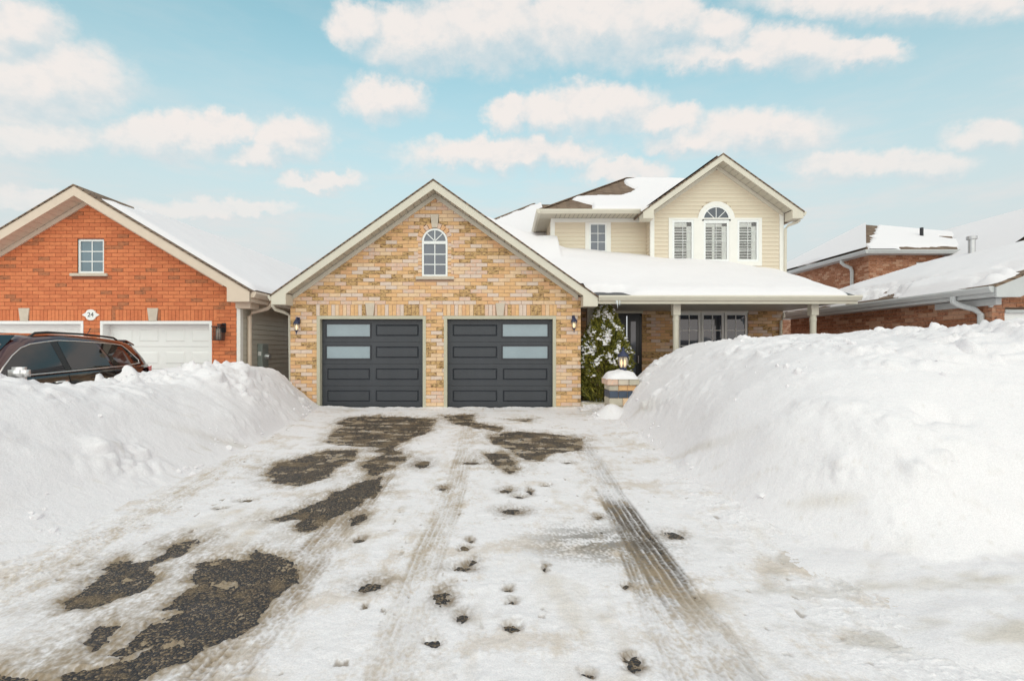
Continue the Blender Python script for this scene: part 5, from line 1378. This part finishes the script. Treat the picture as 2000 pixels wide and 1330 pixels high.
def box_lamp():
    x, y, z = SX(428, 11.98), 12.1, SZ(664, 11.98); t = thing('wall_lamp', (x, y, z), 'black box shaped cage lamp on the orange brick wall', 'wall lamp')
    h, w = .30, .095; cy = y - .15
    MB().box(x + .0, x + .10, y - .025, y + .005, z + .18, z + .40).build('back_plate', 'black_iron', t, bevel=.005)
    MB().box(x - .02, x + .06, cy - .02, y, z + .335, z + .375).build('arm', 'black_iron', t)
    MB().box(x - w - .015, x + w + .015, cy - w - .015, cy + w + .015, z + h, z + h + .022).build('top_plate', 'black_iron', t)
    fr = MB(); fr.box(x - w, x + w, cy - w, cy + w, z - .012, z); fr.build('bottom_plate', 'black_iron', t)
    for i in range(5):
        for q in (-w, w):
            u = -w + i * w / 2
            MB().tube([(x + u, cy + q, z), (x + u, cy + q, z + h)], .006, 6, sq=True).build('cage_bar', 'black_iron', t)
            if 0 < i < 4: MB().tube([(x + q, cy + u, z), (x + q, cy + u, z + h)], .006, 6, sq=True).build('cage_bar', 'black_iron', t)
    MB().lathe([(.055, z + .005), (.055, z + h - .04)], x, cy, 18).build('glass', 'lamp_glass', t, smooth=True)
    MB().lathe([(.02, z + h - .002), (.025, z + h - .10), (.003, z + h - .14)], x, cy, 10).build('bulb', 'door_white', t, smooth=True)
box_lamp()
def plaque():
    x, y, z = SX(177, 12.08), 12.1, SZ(615, 12.08)
    t = thing('number_plaque', (x, y, z), 'white oval house number plaque reading 24 on orange brick', 'plaque')
    pts = []
    for i in range(48):
        a = 2 * math.pi * i / 48; c, s = math.cos(a), math.sin(a)
        rx = .145 + .062 * max(0, 1 - abs(s) / .35) ** 1.3 * 1 - .02 * math.exp(-((abs(s) - .45) / .12) ** 2); pts.append((x + rx * c, z + .128 * s * (1 - .10 * math.exp(-((abs(c) - .75) / .12) ** 2))))
    MB().prism(pts, y - .022, y + .002).build('plate', 'plaque', t)
    cu = bpy.data.curves.new('numerals', 'FONT'); cu.body = '24'; cu.size = .15; cu.align_x = 'CENTER'; cu.align_y = 'CENTER'; cu.extrude = .002
    o = bpy.data.objects.new('numerals_curve', cu); COL.objects.link(o)
    dg = bpy.context.evaluated_depsgraph_get(); me = bpy.data.meshes.new_from_object(o.evaluated_get(dg)); bpy.data.objects.remove(o)
    me.materials.clear(); me.materials.append(M['ink']); n = bpy.data.objects.new('numerals', me); COL.objects.link(n); n.parent = t
    n.location = (0, -.0245, 0); n.rotation_euler = (R(90), 0, 0)
plaque()
def meter():
    sx = SX(462, 12.1) + .08; y = 13.12; z = .62; t = thing('electric_meter', (sx, y, z), 'grey green electric meter box on the pale vinyl side wall', 'meter box')
    boxo('cabinet', 'metal_grey', t, sx, sx + .13, y - .17, y + .17, z + .32, z + .92, bevel=.008)
    boxo('notice', 'plaque', t, sx + .02, sx + .10, y - .1735, y - .1705, z + .62, z + .72)
    MB().tube([(sx + .125, y + .04, z + .60), (sx + .16, y + .04, z + .60), (sx + .23, y + .04, z + .60)], [.09, .085, .07], 18).build('meter_dial', 'galv', t)
    MB().tube([(sx + .06, y, z + .32), (sx + .06, y, z - .1)], .035, 10).build('conduit', 'metal_grey', t)
    boxo('lower_box', 'metal_grey', t, sx, sx + .12, y - .17, y + .12, z, z + .16, bevel=.006)
meter()

# ------------------------------------------------------------------ parked SUV, backed in
def suv():
    ox, oy, oz = -8.10, 8.20, -.10
    root = thing('parked_suv', (ox, oy, oz), 'dark SUV with painted-in maroon reflections and chrome trim backed up to the white garage door', 'car')
    W = lambda x, y, z: (ox + y, oy - x, oz + z)            # car axes: x forward, y to its left, z up
    def loft(name, secs, mt, parent=root, smooth=True, closed=False):
        n = len(secs[0]); mb = MB(); vs = [W(*q) for s in secs for q in s]; fs = []
        for i in range(len(secs) - 1):
            for j in range(n - 1): fs.append((i * n + j, i * n + j + 1, (i + 1) * n + j + 1, (i + 1) * n + j))
        fs += [tuple(range(n)), tuple(range((len(secs) - 1) * n, len(secs) * n))]
        return mb.add(vs, fs).build(name, mt, parent, smooth=smooth)
    # lower body
    belt = lambda x: np.interp(x, [-2.4, -1.8, -1, 1.0, 1.3, 2.0, 2.4], [1.20, 1.185, 1.15, 1.07, 1.05, .98, .80])
    hw = lambda x: np.interp(x, [-2.42, -2.25, -1.6, 1.5, 2.1, 2.36, 2.42], [.74, .88, .965, .965, .91, .78, .70])
    secs = []
    for x in (-2.42, -2.38, -2.25, -2.0, -1.6, -1.2, -.6, 0, .6, 1.0, 1.3, 1.7, 2.1, 2.3, 2.4, 2.42):
        b = float(belt(x)); w = float(hw(x)); half = [(w * .93, .30), (w * .985, .42), (w, .70), (w * .995, .90), (w * .965, b - .05), (w * .93, b), (w * .6, b + (.03 if x > 1 else 0))]
        secs.append([(x, y, z) for y, z in half] + [(x, -y, z) for y, z in reversed(half)])
    body = loft('body', secs, 'paint')
    # cabin shell
    roof = lambda x: float(np.interp(x, [-2.30, -2.16, -2.02, -1.85, -1.4, -.7, -.2, .3, .55, .8, 1.12], [1.20, 1.42, 1.60, 1.675, 1.725, 1.76, 1.765, 1.72, 1.58, 1.36, 1.09]))
    def side(z, x): return float(hw(x)) * .94 - max(0, z - float(belt(x))) * .40
    secs = []
    for x in (-2.30, -2.16, -2.02, -1.85, -1.6, -1.2, -.7, -.2, .1, .3, .55, .8, 1.12):
        r = roof(x); b = min(float(belt(x)) - .02, r - .01)
        hs = [(side(b, x), b)] + [(side(b + (r - .10 - b) * q, x), b + (r - .10 - b) * q) for q in (.35, .7, 1)] if r - .1 > b else [(side(b, x), b)] * 4
        yr = hs[-1][0]; hs += [(yr - .06, max(b, r - .045)), (yr - .20, max(b, r - .01)), (0.0, r)]
        secs.append([(x, y, z) for y, z in hs] + [(x, -y, z) for y, z in reversed(hs[:-1])])
    cab = loft('cabin', secs, 'maroon_reflection')  # cabin colour carries the painted-in maroon reflection; the car itself is black
    # side glass, two doors and the quarter light, each pane its own
    def top(x): return roof(x) - .135
    def pane(pts, s, mt='car_glass', o=.006, name='side_window', parent=cab):
        vs = [W(x, s * (side(z, x) + o), z) for x, z in pts] + [W(x, s * (side(z, x) - .01), z) for x, z in pts]; n = len(pts)
        return MB().add(vs, [tuple(range(n)), tuple(range(2 * n - 1, n - 1, -1))] + [(i, (i + 1) % n, (i + 1) % n + n, i + n) for i in range(n)]).build(name, mt, parent)
    bl = lambda x: float(belt(x)) + .035
    for s in (1, -1):
        fp = [(.93, bl(.93)), (.78, 1.25), (.6, 1.40), (.42, 1.515), (.25, 1.575), (0, top(0)), (-.12, top(-.12)), (-.20, bl(-.2))]
        rp = [(-.32, bl(-.32)), (-.26, top(-.26)), (-.6, top(-.6)), (-1.02, top(-1.02)), (-1.12, 1.40), (-1.17, bl(-1.17))]
        qp = [(-1.24, bl(-1.24)), (-1.19, 1.40), (-1.09, top(-1.09)), (-1.4, top(-1.4)), (-1.62, top(-1.62) - .005), (-1.72, 1.50), (-1.95, 1.29), (-1.93, 1.245)]
        for q in (fp, rp, qp): pane(q, s)
        pane([(-.21, bl(-.2)), (-.125, top(-.125)), (-.255, top(-.255)), (-.315, bl(-.3))], s, 'door_black', .004, 'pillar_trim')
        outline = [(x, z) for x, z in fp[:-2]] + [(-.26, top(-.26) + .012)] + [(x, z + .012) for x, z in ((-.6, top(-.6)), (-1.02, top(-1.02)), (-1.4, top(-1.4)), (-1.62, top(-1.62)))] + [(-1.73, 1.505), (-1.96, 1.29), (-1.95, 1.225), (-1.5, bl(-1.5) - .02), (-1.0, bl(-1) - .02), (-.3, bl(-.3) - .02), (.4, bl(.4) - .02), (.95, bl(.95) - .02)]
        MB().tube([W(x, s * (side(z, x) + .010), z) for x, z in outline], .011, 6).build('window_trim', 'chrome', cab, smooth=True)
        # shut lines, handles
        for x0, x1 in ((-.235, -.28), (-1.20, -1.45), (1.0, 1.08)):
            MB().tube([W(x0, s * (float(hw(x0)) * .968 + .001), float(belt(x0)) - .03), W((x0 + x1) / 2, s * (float(hw(x0)) + .001), .88), W(x1, s * (float(hw(x1)) + .001), .6), W(x1, s * (float(hw(x1)) * .985), .40)], .004, 5).build('shut_line', 'rubber', body)
        for hx in (-.05, -1.12):
            q = float(hw(hx))
            MB().tube([W(hx + .12, s * (q - .012), .965), W(hx + .10, s * (q + .028), .975), W(hx, s * (q + .036), .982), W(hx - .10, s * (q + .028), .985), W(hx - .12, s * (q - .012), .985)], .017, 8).build('door_handle', 'chrome', body, smooth=True)
        # mirror
        mx, my, mz = .80, s * 1.09, 1.15
        vs = []
        bm = bmesh.new(); bmesh.ops.create_cube(bm, size=1); bmesh.ops.bevel(bm, geom=list(bm.edges), offset=.22, segments=4, affect='EDGES')
        me = bpy.data.meshes.new('mirror'); 
        for v in bm.verts: c = W(mx + v.co.x * .16, my + v.co.y * .25, mz + v.co.z * .18); v.co = (c[0] - ox, c[1] - oy, c[2] - oz)
        bm.to_mesh(me); bm.free(); me.materials.append(M['chrome_satin']); me.polygons.foreach_set('use_smooth', [True] * len(me.polygons))
        mo = bpy.data.objects.new('wing_mirror', me); COL.objects.link(mo); mo.parent = root
        MB().tube([W(.84, s * .90, 1.06), W(.82, s * 1.02, 1.07), W(.80, s * 1.08, 1.08)], .03, 8).build('mirror_foot', 'paint', mo)
        # roof rail
        MB().tube([W(x, s * .60, z) for x, z in ((.16, roof(.16) - .06), (.02, 1.755), (-.2, 1.772), (-.5, 1.77), (-.9, 1.765), (-1.4, 1.735), (-1.62, 1.715), (-1.78, 1.64))], [.015, .02, .022, .018, .018, .018, .02, .015], 8).build('roof_rail', 'door_black', root, smooth=True)
        # lamps
        vs = [W(-2.12, s * .925, 1.14), W(-2.30, s * .87, 1.17), W(-2.40, s * .76, 1.12), W(-2.43, s * .72, .92), W(-2.36, s * .84, .90), W(-2.2, s * .915, .96)]
        MB().add(vs + [W(-2.1, s * .80, 1.12), W(-2.2, s * .8, .95)], [(0, 1, 5), (1, 2, 3, 4), (1, 4, 5), (0, 6, 1), (1, 6, 2), (3, 7, 4), (4, 7, 5)]).build('taillight', 'taillight', root, label='red wraparound taillight')
        MB().box(*sorted((ox + s * .62, ox + s * .90)), oy - 2.36, oy - 2.10, oz + .76, oz + .90).build('headlight', 'headlight', root, bevel=.03)
        for wx in (1.46, -1.46):
            wc = W(wx, s * .84, .37)
            MB().tube([(wc[0] - .12, wc[1], wc[2]), (wc[0] + .12, wc[1], wc[2])], .37, 32).build('wheel', 'rubber', root)
            rim = MB(); sx_ = wc[0] + s * .125
            for k in range(10):
                a = 2 * math.pi * k / 10
                rim.tube([(sx_, wc[1] + .05 * math.cos(a), wc[2] + .05 * math.sin(a)), (sx_, wc[1] + .25 * math.cos(a), wc[2] + .25 * math.sin(a))], .022, 6)
            rim.tube([(sx_ - .01, wc[1] + .25 * math.cos(2 * math.pi * k / 32), wc[2] + .25 * math.sin(2 * math.pi * k / 32)) for k in range(33)], .018, 6)
            rim.build('rim', 'chrome', bpy.data.objects[[o.name for o in root.children if o.name.startswith('wheel')][-1]])
    # windscreen and tailgate glass
    def across(xa, za, xb, zb, wa, wb, name):
        vs = [W(xa, wa, za), W(xa, -wa, za), W(xb, -wb, zb), W(xb, wb, zb)]; MB().slab(vs, .008).build(name, 'car_glass', cab)
    across(1.06, 1.155, .36, 1.715, .74, .60, 'windscreen'); across(-2.33, 1.22, -2.07, 1.60, .70, .60, 'rear_window')
    MB().tube([W(-1.45, .2, 1.715), W(-1.58, .2, 1.90)], .006, 6).build('aerial', 'black_iron', root)
    MB().slab([W(-1.92, .62, 1.685), W(-1.92, -.62, 1.685), W(-2.20, -.58, 1.60), W(-2.20, .58, 1.60)], .03).build('spoiler', 'maroon_reflection', root)
    MB().box(ox - .45, ox + .45, oy - 2.45, oy - 2.40, oz + .62, oz + .80).build('grille', 'chrome', root)
suv()
